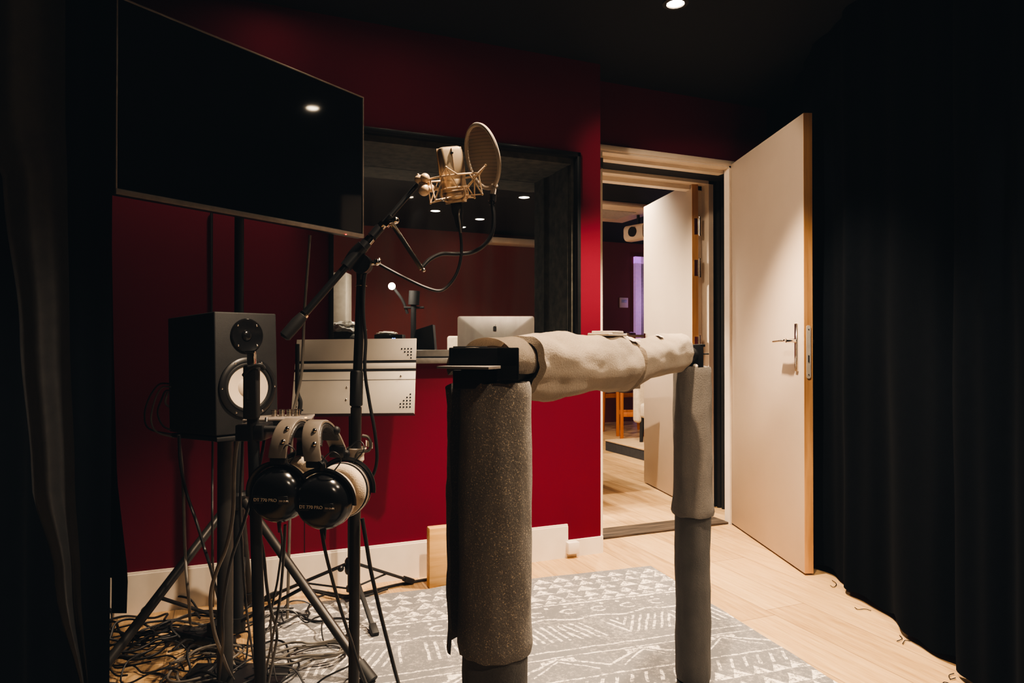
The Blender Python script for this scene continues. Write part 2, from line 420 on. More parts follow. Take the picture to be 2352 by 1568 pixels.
# door 1: frame, leaf open into the studio
d = Thing('door_1', 'white studio door standing open into the room beside the black curtain', 'door', (DX1, YW, 0), kind='structure')
b = BM()
for y0, y1, t_ in ((YW - .014, YW + .05, .030), (YW + .05, YW + TW, .048)):
    bx(b, (DX0 - .03, y0, 0), (DX0 + t_ * .1, y1, DH)); bx(b, (DX1 - t_ * .5, y0, 0), (DX1, min(y1, YW + .03 + .0 * t_), DH)) if y0 < YW + .03 else None; bx(b, (DX0, y0, DH - t_), (DX1, y1, DH))
bx(b, (DX0 - .10, YW - .02, DH - .02), (DX1 + .02, YW + .0, DH + .008), .003)
d.part('door_frame', b, WHITE2)
hin = PF(1679, 1203); end = PF(1848, 1321)
dx = V((end.x - hin.x, end.y - hin.y, 0)); DL = dx.length; dx.normalize(); dn = V((0, 0, 1)).cross(dx)      # dn: to the curtain side or the room side
if dn.dot(R_) < 0: dn = -dn
DM = frame(V((hin.x, hin.y, 0)), dx, dn, Z_)
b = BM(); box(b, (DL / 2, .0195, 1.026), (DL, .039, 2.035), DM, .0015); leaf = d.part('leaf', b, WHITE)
b = BM(); box(b, (DL + .0012, .0195, 1.026), (.003, .0385, 2.034), DM); d.part('edge_strip', b, PINE, leaf, 'bare pine edge')
b = BM(); box(b, (DL - .062, -.004, 1.005), (.024, .009, .215), DM, .002); pl = d.part('handle_plate', b, CHROME, leaf)
b = BM()
p0 = DM @ V((DL - .062, -.006, 1.035)); p1 = DM @ V((DL - .062, -.052, 1.035)); p2 = DM @ V((DL - .075, -.058, 1.036)); p3 = DM @ V((DL - .175, -.056, 1.032))
rod(b, p0, p1, .009); tube(b, [p1, p2, p3], [.010, .011, .010], 12, flat=.55); d.part('handle', b, CHROME, leaf)
b = BM(); prism(b, rrect(.020, .235, .0095), .0015, frame(DM @ V((DL + .0025, .0195, .985)), dn, Z_, dx)); lp = d.part('lock_plate', b, M('satin lock plate', (.55, .52, .48), .5, .2), leaf)
b = BM()
for q in (.10, -.10): lathe(b, [(.003, 0), (.002, .001)], aim(DM @ V((DL + .0038, .0195, .985 + q)), dx), 10)
box(b, (DL + .0042, .0195, .955), (.001, .005, .03), DM); d.part('screws', b, BLACKM, leaf)
b = BM(); rod(b, DM @ V((DL - .06, .039, 1.03)), DM @ V((DL - .055, .060, 1.03)), .005); lathe(b, [(.004, 0), (.012, .004), (.013, .012), (.006, .016)], aim(DM @ V((DL - .055, .056, 1.03)), dn), 16); d.part('knob', b, CHROME, leaf)

# door 2: second frame and leaf open into the control room
d2 = Thing('door_2', 'white inner door swung open into the control room', 'door', (DX1, Y2, 0), kind='structure')
FX1 = PY(1632, 900, Y2).x; FX0 = DX0 - .02; FH = 2.06
b = BM()
for y0, y1, t_ in ((Y2 - .03, Y2 + .04, .035), (Y2 + .04, Y2 + TW, .062)):
    bx(b, (FX0, y0, 0), (FX0 + .03, y1, FH)); bx(b, (FX1 - t_, y0, 0), (FX1, y1, FH)); bx(b, (FX0, y0, FH - t_ * 1.0), (FX1, y1, FH))
d2.part('door_frame', b, WHITE2)
h2 = P(1590, 900, 4.27); e2 = P(1479, 900, 5.06)
ex = V((e2.x - h2.x, e2.y - h2.y, 0)); L2 = ex.length; ex.normalize(); en = V((0, 0, 1)).cross(ex)
if en.dot(R_) < 0: en = -en
DM2 = frame(V((h2.x, h2.y, 0)), ex, en, Z_)
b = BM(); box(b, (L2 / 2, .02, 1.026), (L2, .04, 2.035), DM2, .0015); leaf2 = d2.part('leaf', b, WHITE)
b = BM(); box(b, (-.0015, .02, 1.026), (.004, .04, 2.034), DM2); d2.part('edge_strip', b, PINE, leaf2, 'bare pine edge')
for hh in (1.76, 1.50, 1.02, .3):
    b = BM(); rod(b, DM2 @ V((-.012, .045, hh - .06)), DM2 @ V((-.012, .045, hh + .06)), .009); box(b, (-.006, .03, hh), (.006, .035, .10), DM2); d2.part('hinge', b, STEEL)
b = BM(); box(b, (L2 - .045, -.006, 1.03), (.03, .012, .15), DM2, .002); d2.part('handle_plate', b, CHROME, leaf2)
# jamb lining between the two frames: ribbed absorber
b = BM(); X0 = FX1 + .003
bx(b, (2.85, YW + .03, 0), (2.89, Y2, 2.2)); bx(b, (DX0 - .02, YW + TW, DH - .01), (2.89, Y2 - .03, DH + .04)); bx(b, (FX1 + .001, Y2 - .012, 0), (2.86, Y2 - .002, 2.2))
for k in range(9):
    q = YW + .05 + k * .042; rod(b, (2.842, q, 0), (2.842, q, 2.06), .014, 10)
single('trim_3', b, ROPE, 'black ribbed lining between the two door frames', 'jamb lining', kind='structure')
b = BM(); bx(b, (DX0 - .03, YW + TW, 0), (DX0 + .002, Y2, 2.2)); single('trim_4', b, WHITE2, 'pale lining of the doorway between the frames', 'jamb lining', kind='structure')

# ------------------------------------------------------------------ curtains
def curtain(name, pts, h0, h1, amp, wl, mat, label, hemn=.012, group=None, seedv=0, nv=24, taper=0):
    pts = catmull(pts, 30); L = [0]
    for i in range(1, len(pts)): L.append(L[-1] + (pts[i] - pts[i - 1]).length)
    T = L[-1]; nu = int(T / .012)
    def at(s):
        s *= T
        for i in range(1, len(L)):
            if L[i] >= s:
                k = (s - L[i - 1]) / max(L[i] - L[i - 1], 1e-9); a, c = pts[i - 1], pts[i]
                tt = (c - a).normalized(); return a.lerp(c, k), V((tt.y, -tt.x, 0))
        return pts[-1], V((tt.y, -tt.x, 0))
    def fn(u, v):
        p, n = at(u); s = u * T
        ph = s / wl * 2 * pi + 1.6 * noise.noise(V((s * 2.2, seedv, .3))) + .35 * noise.noise(V((s * 3, v * 1.6, seedv)))
        q = amp * (.55 + .45 * (1 - v)) * sin(ph) + amp * .35 * sin(ph * 2.3 + 1) + .012 * noise.noise(V((s * 5, v * 4, seedv + 5)))
        h = h0 + (h1 - h0) * v
        if v == 0: h += hemn * noise.noise(V((s * 9, 3, seedv))) + hemn * .4
        return V((p.x, p.y, 0)) + n * q + Z_ * h
    b = BM(); sheet(b, fn, nu, nv)
    return b
def fl2(x, z): return C(x, z, 0)
t = Thing('curtain', 'long black curtain with a frayed hem behind the open white door', 'curtain', C(1.37, 2.6, 0), group='black curtains on the door side')
t.part('cloth', curtain('', [fl2(1.50, 3.62), fl2(1.42, 3.30), fl2(1.385, 3.0), fl2(1.378, 2.5), fl2(1.38, 2.09)], .015, HC - .01, .016, .40, CLOTH, '', .03, seedv=1), CLOTH, ang=80)
for (px, py, pts) in ((1895, 1330, [(0, 0), (10, 8), (4, 16), (-4, 12)]), (1985, 1400, [(0, 0), (-14, -4), (-30, -3), (-38, -8)]), (2075, 1470, [(0, 0), (-12, -2), (-18, 6)]), (2050, 1456, [(0, 0), (6, 8), (-6, 14)])):
    b = BM(); tube(b, [PF(px + a + 16, py + c + 2, .004) for a, c in pts], .0012, 6); t.part('loose_thread', b, BLACKW)
t = Thing('curtain', 'near black curtain panel hanging in front of the longer frayed one', 'curtain', C(1.35, 1.7, 0), group='black curtains on the door side')
t.part('cloth', curtain('', [fl2(1.355, 2.10), fl2(1.36, 2.0), fl2(1.35, 1.7), fl2(1.34, 1.4), fl2(1.30, .9)], .01, HC - .01, .016, .30, CLOTH, '', .02, seedv=4), CLOTH, ang=80)
for (px, py, pts) in ((2195, 1556, [(0, 0), (-12, 3), (-15, -6), (-4, -10)]), (2190, 1572, [(0, 0), (-20, -6), (-26, -2)])):
    b = BM(); tube(b, [PF(px + a, py + c, .004) for a, c in pts], .0012, 6); t.part('loose_thread', b, BLACKW)
# gathered charcoal curtain close to the lens
def gath(u, v):                       # v: 0 bottom, 1 top ; outline taken from the gathered folds
    T_ = [(-60, 150), (-55, 150), (8, 155), (45, 160), (72, 172), (125, 185), (192, 205)]
    Y_ = [-60, 250, 430, 760, 1100, 1330, 1640]
    y = Y_[0] + (Y_[-1] - Y_[0]) * (1 - v)
    for i in range(6):
        if Y_[i] <= y <= Y_[i + 1]:
            k = (y - Y_[i]) / (Y_[i + 1] - Y_[i]); break
    k = k * k * (3 - 2 * k)
    a = T_[i][0] + (T_[i + 1][0] - T_[i][0]) * k; c = T_[i][1] + (T_[i + 1][1] - T_[i][1]) * k
    z = 1.27 + .020 * sin(u * 2 * pi * 1.6 + .6) + .006 * sin(u * 13 + 2)
    return P(a + (c - a) * u, y, z)
def gath_full(u, v):
    p = gath(u, v); return p
b = BM(); sheet(b, gath_full, 60, 40)
lo = [gath(i / 40, 0) for i in range(41)]
def tail(u, v):
    i = min(int(u * 40), 40); p = lo[i]; return V((p.x, p.y, p.z * v + .01 * (1 - v)))
sheet(b, tail, 40, 10)
single('curtain', b, CLOTHG, 'gathered charcoal curtain with long tapering folds, closest to the lens', 'curtain', group='dark curtains beside the television', ang=80)
b = curtain('', [P(-40, 900, 1.50), P(80, 900, 1.62), P(165, 900, 1.72), P(257, 900, 1.78)], .005, HC - .01, .014, .17, CLOTH, '', .01, seedv=8)
single('curtain', b, CLOTH, 'flat black drape reaching the floor beside the television stand', 'curtain', group='dark curtains beside the television', ang=80)
def drC(u, v):
    E = [(-60, 250), (450, 255), (800, 261), (1100, 269), (1320, 294), (1408, 291)]
    y = -60 + 1468 * (1 - v)
    for i in range(5):
        if E[i][0] <= y <= E[i + 1][0]: k = (y - E[i][0]) / (E[i + 1][0] - E[i][0]); break
    xr = E[i][1] + (E[i + 1][1] - E[i][1]) * k
    q = P(150 + (xr - 150) * u, y, 2.52 + .025 * sin(u * 11)); q.z = min(q.z, HC - .01); return q
b = BM(); sheet(b, drC, 24, 40)
single('curtain', b, CLOTH, 'black drape in the corner by the baseboard, its hem above the cables', 'curtain', group='dark curtains beside the television', ang=80)

# ------------------------------------------------------------------ rug
ro = PF(1495, 1302); rdn = (PF(1920, 1568) - ro).normalized(); rlf = (PF(1217, 1335) - ro).normalized()
rlf = (rlf - rdn * rlf.dot(rdn)).normalized()
RW, RL = 1.66, 2.35
b = BM()
def rugf(u, v):
    e = .008 * noise.noise(V((u * 9, v * 14, 1)))
    wv = .006 * max(0, noise.noise(V((u * 4, v * 6, 7)))) * (1 if v < .2 else .3)
    bump_ = .03 * math.exp(-((u - .55) / .06) ** 2) if v < .03 else 0
    return ro + rlf * (u * RW) + rdn * (v * RL - bump_) + (rdn * e if v < .01 else rlf * e if u < .01 else V((0, 0, 0))) + Z_ * (.006 + wv)
sheet(b, rugf, 60, 80)
RM = frame(ro, -rlf, -rdn, Z_)
bmesh.ops.transform(b, matrix=RM.inverted(), verts=b.verts[:])
bmesh.ops.solidify(b, geom=b.faces[:], thickness=.005)
rug = mk('rug', b, RUG, (0, 0, 0)); rug.matrix_world = RM
setp(rug, 'grey rug with cream tribal bands and zigzags on the oak floor', 'rug')

# ------------------------------------------------------------------ leaning rail
A = C(-.028, 1.127, 0); B = C(.536, 2.03, 0); AB = B - A; ABn = AB.normalized(); ABs = V((ABn.y, -ABn.x, 0))
t = Thing('leaning_rail', 'black metal leaning rail wrapped in grey brown foam standing on the rug', 'padded rail', A)
def foam_post(base, h0, h1, r, seed, bulge=0, flap=None, ang0=0, a=.004, n=64):
    b = BM(); rs = []
    K = 40
    for k in range(K + 1):
        q = k / K; h = h0 + (h1 - h0) * q; ring = []
        for j in range(n):
            an = 2 * pi * j / n
            d_ = V((cos(an), sin(an), 0))
            rr = r + bulge * math.exp(-((q) / .10) ** 2) + a * noise.noise(V((d_.x * 1.5, d_.y * 1.5, h * 7 + seed))) + a * .35 * noise.noise(V((d_.x * 4, d_.y * 4, h * 22 + seed)))
            if k in (0, K): rr -= .003
            hh = h + (.006 * noise.noise(V((d_.x * 2, d_.y * 2, seed))) if k in (0, K) else 0)
            ring.append(base + d_ * rr + Z_ * hh)
        rs.append(ring)
    rin = [base + V((cos(2 * pi * j / n), sin(2 * pi * j / n), 0)) * (r - .018) + Z_ * (rs[-1][j].z - .012) for j in range(n)]
    rs2 = [[base + V((cos(2 * pi * j / n), sin(2 * pi * j / n), 0)) * (r - .015) + Z_ * h0 for j in range(n)]] + rs + [[(rs[-1][j] * .35 + rin[j] * .65) for j in range(n)], rin]
    rings(b, rs2)
    return b
def post(base, top, name_mat_u, rl, ru, seed, bulge, umat):
    b = BM(); rod(b, base + Z_ * .024, base + Z_ * (top - .004), rl - .02, 24); lathe(b, [(rl - .004, .014), (rl - .004, .024)], Matrix.Translation(base), 24); c = t.part('post', b, BLACKM)
    t.part('lower_foam_sleeve', foam_post(base, .0275, .53, rl, seed), FOAMD, c, 'charcoal sleeve')
    t.part('upper_foam_sleeve', foam_post(base, .512, top, ru, seed + 3, bulge), umat, c)
    return c
c1 = post(A, .951, None, .0535, .0600, 11, .002, FOAML)
# loose flap of the wrapped sheet along the near post
b = BM(); fd = -R_
FP_ = catmull([(-.030, .056, 0), (-.058, .040, 0), (-.076, .012, 0), (-.078, -.018, 0), (-.070, -.036, 0)], 6)
def flapf(u, v):
    k = u * (len(FP_) - 1); i = min(int(k), len(FP_) - 2); q = FP_[i].lerp(FP_[i + 1], k - i)
    w_ = .004 * noise.noise(V((u * 2, v * 6, 2))) + .002 * noise.noise(V((u * 6, v * 18, 5)))
    return A + R_ * (q.x + w_) + F_ * q.y + Z_ * (.518 + (.957 - .518) * v - .020 * u * (v > .97))
sheet(b, flapf, 14, 30); bmesh.ops.solidify(b, geom=b.faces[:], thickness=.010); t.part('foam_flap', b, FOAML, c1)
c2 = post(B, .949, None, .051, .0555, 31, .006, FOAMR)
# near bracket
b = BM(); q = lambda px, py, z: P(px, py, z)
def slab(b, px0, px1, py0, py1, z0, z1, bev=.0015):
    """box with its face at depth z0 toward the camera, going back to z1, sides parallel to the line of sight"""
    p0 = P(px0, py1, z0); p1 = P(px1, py1, z0); p3 = P(px0, py0, z0)
    w_ = (p1 - p0).length; hgt = p3.z - p0.z; mid = (p0 + p1) / 2
    box(b, (0, (z1 - z0) / 2, hgt / 2), (w_, z1 - z0, hgt), frame(V((mid.x, mid.y, p0.z)), R_, F_, Z_), bev)
slab(b, 1031, 1192, 798, 842, 1.06, 1.066); slab(b, 1140, 1192, 798, 873, 1.06, 1.066); slab(b, 1184, 1192, 798, 872, 1.06, 1.16); slab(b, 1034, 1040, 800, 842, 1.06, 1.15)
slab(b, 1040, 1140, 850, 893, 1.075, 1.13); slab(b, 1040, 1120, 795, 799, 1.12, 1.13)
slab(b, 1060, 1186, 838, 846, 1.066, 1.16)
t.part('end_bracket', b, BRK)
b = BM(); p = [P(1003, 845, 1.03), P(1122, 847, .985), P(1150, 843, 1.03), P(1150, 843, 1.06), P(1031, 843, 1.06)]
h_ = .9765
rings(b, [[V((v.x, v.y, h_)) for v in p], [V((v.x, v.y, h_ + .0035)) for v in p]]); t.part('bracket_flange', b, SILVER, label='bare worn metal flange')
# far bracket
b = BM(); slab(b, 1571, 1616, 791, 845, 2.0, 2.07); slab(b, 1608, 1620, 790, 796, 2.0, 2.07); slab(b, 1614, 1629, 811, 814, 2.0, 2.02); fb = t.part('end_bracket', b, BRK)
b = BM(); lathe(b, [(.006, 0), (.0055, .003), (.002, .004)], aim(P(1585, 828, 1.999), -F_), 16, True); t.part('bolt', b, STEEL, fb)
b = BM(); ball(b, P(1597, 841, 1.99), .008, (1, 1, .9)); rod(b, P(1597, 852, 1.99), P(1597, 841, 1.99), .004); t.part('plug', b, TAPE, fb, 'white plug')
b = BM(); ball(b, P(1562, 839, 1.985), .011, (1.6, 1, .6)); t.part('plug', b, TAPE, fb, 'white crumpled plug')
# bar foam
def bar_foam(t0, t1, hc, rv, rh, seed, nper, wsp):
    b = BM(); K = 46; n = 48; rs = []
    for k in range(K + 1):
        q = k / K; tt = t0 + (t1 - t0) * q; c = A + AB * tt; ring = []
        h = hc(tt)
        for j in range(n):
            an = 2 * pi * j / n; ca, sa = cos(an), sin(an)
            w1 = .010 * noise.noise(V((tt * 7, ca * 1.3, sa * 1.3 + seed))) + .004 * noise.noise(V((tt * 13, ca * 2, sa * 2 + seed))) + .003 * noise.noise(V((tt * 22, ca * 3, sa * 3 + seed)))
            e = 1
            ring.append(c + ABs * ca * (rh(tt) + w1) * e + Z_ * (h + sa * (rv(tt) + w1) * e))
        rs.append(ring)
    cc0 = A + AB * t0; cc1 = A + AB * t1
    def shrink(r_, cc, h, f, off): return [cc + AB * off + (p_ - cc - Z_ * h) * f + Z_ * h for p_ in r_]
    h0, h1 = hc(t0), hc(t1)
    rs = [shrink(rs[0], cc0, h0, .55, .02), shrink(rs[0], cc0, h0, .8, -.004)] + rs + [shrink(rs[-1], cc1, h1, .78, .006), shrink(rs[-1], cc1, h1, .5, -.02)]
    rings(b, rs); return b
def lerp_tab(tab):
    def f(x):
        if x <= tab[0][0]: return tab[0][1]
        for (a, va), (c, vc) in zip(tab, tab[1:]):
            if x <= c: return va + (vc - va) * (x - a) / (c - a)
        return tab[-1][1]
    return f
HCt = lerp_tab([(0, .975), (.09, .974), (.16, .972), (.3, .976), (.5, .970), (.64, .981), (.86, .992), (1, .99)])
RVt = lerp_tab([(0, .052), (.09, .056), (.16, .061), (.3, .058), (.45, .062), (.5, .060), (.64, .053), (.82, .053), (.92, .048), (1, .04)])
RHt = lerp_tab([(0, .052), (.3, .060), (.5, .060), (.8, .056), (1, .044)])
b = BM(); rod(b, A + AB * .04 + Z_ * .975, A + AB * .99 + Z_ * .985, .025, 20); core = t.part('bar', b, BLACKM)
t.part('bar_foam', bar_foam(.070, .497, HCt, RVt, RHt, 3, 1, 0), FOAMT, core)
t.part('bar_foam', bar_foam(.507, .862, HCt, RVt, RHt, 23, 1, 0), FOAMT, core)
# curled ends of the foam sheet above the near bracket
for (tt0, tt1, r0, hh, dx_) in ((-.005, .10, .040, .984, -.012), (-.045, .05, .031, .977, -.022)):
    b = BM(); n = 40
    def curl(u, v):
        an = radians(-30) + u * radians(235); rr = r0 * (1 + .10 * u) + .003 * noise.noise(V((u * 3, v * 3, r0)))
        return A + AB * (tt0 + (tt1 - tt0) * v) + ABs * (cos(an) * rr * 1.25 + dx_) + Z_ * (hh + sin(an) * rr)
    sheet(b, curl, 30, 8); bmesh.ops.solidify(b, geom=b.faces[:], thickness=.012); t.part('foam_curl', b, FOAMT, core)
for (tt, an, s_) in ((.5, 1.25, 1), (.70, 1.3, .5)):
    b = BM()
    c = A + AB * tt + Z_ * HCt(tt); nn = (ABs * cos(an) + Z_ * sin(an)); p0 = c + nn * (RVt(tt) + .0015)
    tv = ABs * -sin(an) + Z_ * cos(an)
    def sc(u, v): return p0 + ABn * ((u - .5) * .05 * s_ + .02 * (v - .5)) + tv * ((v - .5) * .045 * s_) + nn * .002 * noise.noise(V((u * 5, v * 5, tt)))
    sheet(b, sc, 6, 6); t.part('torn_tape', b, TAPE, core)
b = BM(); c = A + AB * .40 + Z_ * (HCt(.40) + .062) - ABs * -.012; box(b, (0, 0, 0), (.10, .05, .006), frame(c, ABn, ABs, Z_), .002); box(b, (.0, .0, .005), (.06, .05, .006), frame(c, ABn, ABs, Z_), .002); t.part('folded_tape', b, TAPE, core)

# ------------------------------------------------------------------ television on tripod stand
tl = P(264, 453, 1.99); tr = P(834, 545, 2.81)
zt, zb = 2.037, 1.455
tx = V((tr.x - tl.x, tr.y - tl.y, 0)); TWd = tx.length; tx.normalize(); tn = V((tx.y, -tx.x, 0))
if tn.dot(F_) > 0: tn = -tn
TM = frame(V((tl.x, tl.y, zb)), tx, -tn, Z_); TH = zt - zb
tv = Thing('television', 'large black flat television angled on its tripod stand', 'television', V((tl.x, tl.y, zb)) + tx * TWd / 2)
b = BM(); box(b, (TWd / 2, .018, TH / 2), (TWd, .030, TH), TM, .003); box(b, (TWd / 2, .045, TH * .42), (TWd * .72, .035, TH * .6), TM, .008); tv.part('housing', b, BLACK)
b = BM(); box(b, (TWd / 2, .0015, TH / 2 + .008), (TWd - .012, .002, TH - .024), TM); tv.part('screen', b, SCREEN)
b = BM()
for c_, s_ in (((.0025, 0, TH / 2), (.005, .008, TH)), ((TWd - .0025, 0, TH / 2), (.005, .008, TH)), ((TWd / 2, 0, TH - .0025), (TWd, .008, .005)), ((TWd / 2, -.001, .008), (TWd, .010, .016))): box(b, c_, s_, TM, .001)
tv.part('bezel', b, SILVER)
b = BM(); box(b, (TWd - .10, -.007, .001), (.004, .004, .003), TM); tv.part('status_light', b, LEDR)
TC = C(-.952, 2.38, 0)
st = Thing('tripod_stand', 'black tripod stand carrying the television behind the speaker', 'television stand', TC)
b = BM(); rod(b, TC + Z_ * .03, TC + Z_ * 1.0, .0175, 20); rod(b, TC + Z_ * 1.0, TC + Z_ * 1.78, .0155, 20); pole = st.part('pole', b, BLACKM)
b = BM(); lathe(b, [(.024, 0), (.024, .05)], Matrix.Translation(TC + Z_ * .02), 20); st.part('foot_cap', b, RUBBER, pole)
b = BM(); c = TC + Z_ * 1.72; mid = TM @ V((TWd / 2, .06, TH * .45)); box(b, (0, 0, 0), (.2, .012, .2), frame(V((mid.x, mid.y, c.z)), tx, -tn, Z_), .002); rod(b, V((mid.x, mid.y, c.z)), TC + Z_ * 1.72, .018); st.part('mount', b, BLACKM)
b = BM(); lathe(b, [(.026, -.03), (.036, -.02), (.036, .02), (.026, .03)], Matrix.Translation(TC + Z_ * .475), 20); st.part('hub', b, BLACK)
b = BM(); lathe(b, [(.03, -.02), (.03, .02)], Matrix.Translation(TC + Z_ * 1.0), 20); st.part('height_collar', b, BLACK)
feet = [PF(848, 1557, .02), C(-1.204, 1.885, .02), C(-1.02, 2.66, .02)]
for i, f in enumerate(feet):
    dr = V((f.x - TC.x, f.y - TC.y, 0)).normalized(); top = TC + dr * .035 + Z_ * .475
    b = BM(); rod(b, top, f, .0145, 16); lg = st.part('leg', b, GREYM)
    b = BM(); d_ = (f - top).normalized(); rod(b, f - d_ * .055, f + d_ * .012, .019, 16, .022); st.part('rubber_foot', b, RUBBER, lg)
    b = BM(); k = top.lerp(f, .52); rod(b, TC + dr * .02 + Z_ * .06, k, .006, 10); ball(b, k, .013); st.part('brace', b, BLACKM)

# ------------------------------------------------------------------ studio monitor on plate stand
f_l = C(-.784, 1.8105, 0); f_r = C(-.6664, 1.949, 0); b_l = C(-1.0052, 1.9975, 0)
sx = (f_r - f_l); SW = sx.length; sx.normalize(); sy = V((-sx.y, sx.x, 0))
if sy.dot(b_l - f_l) < 0: sy = -sy
SD = .284; z0, SH = .772, .3315
sy3 = (sy - Z_ * .04).normalized(); sz3 = sx.cross(sy3)
if sz3.z < 0: sz3 = -sz3
SM = frame(V((f_l.x, f_l.y, z0)), sx, sy3, sz3)
sp = Thing('studio_monitor', 'black studio monitor loudspeaker with a white woofer cone', 'loudspeaker', SM @ V((SW / 2, SD / 2, 0)))
b = BM(); box(b, (SW / 2, SD / 2, SH / 2), (SW, SD, SH), SM, .004, 3); sp.part('cabinet', b, CAB)
def onf(x, h): return frame(SM @ V((x, 0, h)), sx, sz3, -sy3)     # local z out of the front
th, wh = 1.040 - z0, .897 - z0
CX = SW * .5
b = BM(); lathe(b, [(.047, -.001), (.047, .004), (.044, .007), (.036, .0045), (.024, .002), (.015, .001)], onf(CX, th), 48, False); tw = sp.part('tweeter_horn', b, GLOSSB)
b = BM(); lathe(b, [(.0155, .001), (.014, .004), (.009, .007), (.001, .0085)], onf(CX, th), 32); sp.part('tweeter_dome', b, GLOSSB, tw)
b = BM(); lathe(b, [(.083, 0), (.083, .006), (.079, .009), (.070, .010), (.067, .006)], onf(CX, wh), 56, False); wf = sp.part('woofer_ring', b, BLACK)
b = BM(); torus(b, .0635, .006, onf(CX, wh) @ Matrix.Translation((0, 0, .004)), 56); sp.part('surround', b, RUBBER, wf)
b = BM(); lathe(b, [(.061, .0062), (.045, .0035), (.030, .0012), (.027, .001)], onf(CX, wh), 48, False)
lathe(b, [(.028, .001), (.024, .005), (.015, .0075), (.001, .009)], onf(CX, wh), 40); sp.part('cone', b, CONE, wf, 'white cone')
for rr, hh, n, pr, a0 in ((.039, th, 4, tw, pi / 4), (.0765, wh, 6, wf, 0)):
    for k in range(n):
        a = a0 + 2 * pi * k / n; b = BM()
        ball(b, SM @ V((CX + rr * cos(a), -.007 if n == 6 else -.004, hh + rr * sin(a))), .0035); sp.part('screw', b, CHROME, pr)
PC = C(-.832, 1.985, 0)
sd = Thing('speaker_stand', 'dark column stand with flat base plate under the studio monitor', 'speaker stand', PC)
b = BM(); rod(b, PC + Z_ * .02, PC + Z_ * .745, .022, 24); sd.part('column', b, GREYM)
b = BM(); box(b, (SW / 2, SD / 2, -.010), (SW * .98, SD * 1.0, .012), SM, .003); rod(b, PC + Z_ * .735, PC + Z_ * .755, .03); sd.part('top_plate', b, BLACKM)
b = BM(); box(b, (0, 0, .018), (.30, .30, .012), frame(PC, R_, F_, Z_), .002); sd.part('base_plate', b, BLACK)

# ------------------------------------------------------------------ accessory stand with sleeve, headphone amplifier
zc = 1.25
base = P(598, 1568, zc); topc = P(578, 850, zc); dirc = (topc - base).normalized(); foot = base - dirc * (base.z / dirc.z)
ac = Thing('accessory_stand', 'slim black stand holding the headphone amplifier and both headphones', 'stand', V((foot.x, foot.y, 0)))
b = BM(); rod(b, foot + Z_ * .012, topc, .0105, 18); ac.part('pole', b, BLACKM)
b = BM(); lathe(b, [(.13, 0), (.13, .008), (.12, .014), (.02, .022), (.013, .05)], Matrix.Translation(V((foot.x, foot.y, 0))), 40); ac.part('base', b, BLACK)
b = BM(); a_ = P(578, 962, zc - .012); c_ = P(578, 838, zc - .012)
box(b, (0, 0, .0), (.0265, .018, (c_ - a_).length), frame((a_ + c_) / 2, R_, F_, (c_ - a_).normalized()), .004, 3); slv = ac.part('sleeve', b, RUBBER)
b = BM(); box(b, (0, 0, 0), (.013, .014, .024), frame(P(578, 822, zc - .01), R_, F_, Z_), .002); box(b, (0, -.006, .011), (.018, .006, .004), frame(P(578, 822, zc - .01), R_, F_, Z_), .001); rod(b, P(578, 836, zc - .01), P(578, 806, zc - .01), .004); ac.part('clip', b, CHROME, slv)
b = BM(); tube(b, [P(560, 862, zc - .018), P(575, 845, zc - .026), P(597, 838, zc - .022), P(606, 846, zc - .01)], .004, 8); ac.part('strap', b, RUBBER, slv)
b = BM(); box(b, (0, 0, 0), (.004, .0004, .018), frame(P(569, 905, zc - .0218), R_, F_, Z_)); box(b, (0, 0, 0), (.008, .0004, .0018), frame(P(572, 922, zc - .0218), R_, F_, Z_)); ac.part('marks', b, STEEL, slv)
b = BM(); rod(b, P(585, 984, zc), P(772, 988, zc + .03), .006, 12); ball(b, P(772, 988, zc + .03), .008); ac.part('hanger_bar', b, BLACKM)
b = BM(); box(b, (0, 0, 0), (.05, .06, .03), frame(P(585, 990, zc + .02), R_, F_, Z_), .003); ac.part('clamp', b, BLACK)
am = Thing('headphone_amplifier', 'small black headphone amplifier with four knobs and silver edge', 'amplifier', P(640, 985, 1.36))
AM = frame(P(643, 978, 1.37), (R_ * .98 + F_ * .2).normalized(), (F_ * .98 - R_ * .2).normalized(), Z_)
b = BM(); box(b, (0, 0, 0), (.125, .085, .030), AM, .003); am.part('case', b, BLACK)
b = BM(); box(b, (0, 0, .0165), (.128, .088, .004), AM, .001); am.part('lid', b, SILVER)
for k in range(4):
    b = BM(); lathe(b, [(.0058, 0), (.0055, .010), (.0062, .0105), (.0062, .014), (.004, .0145)], AM @ Matrix.Translation((-.012 + k * .0145, .01, .018)), 16); am.part('knob', b, STEEL)
b = BM(); box(b, (.053, -.035, .019), (.004, .004, .002), AM); am.part('indicator', b, M('amber lamp', (.9, .5, .1), .4, em=(1, .55, .1), es=3))
for k in range(3):
    b = BM(); rod(b, AM @ V((-.05 + k * .02, -.043, -.004)), AM @ V((-.055 + k * .02, -.07, -.006)), .006, 10); am.part('jack_plug', b, STEEL if k else RUBBER)

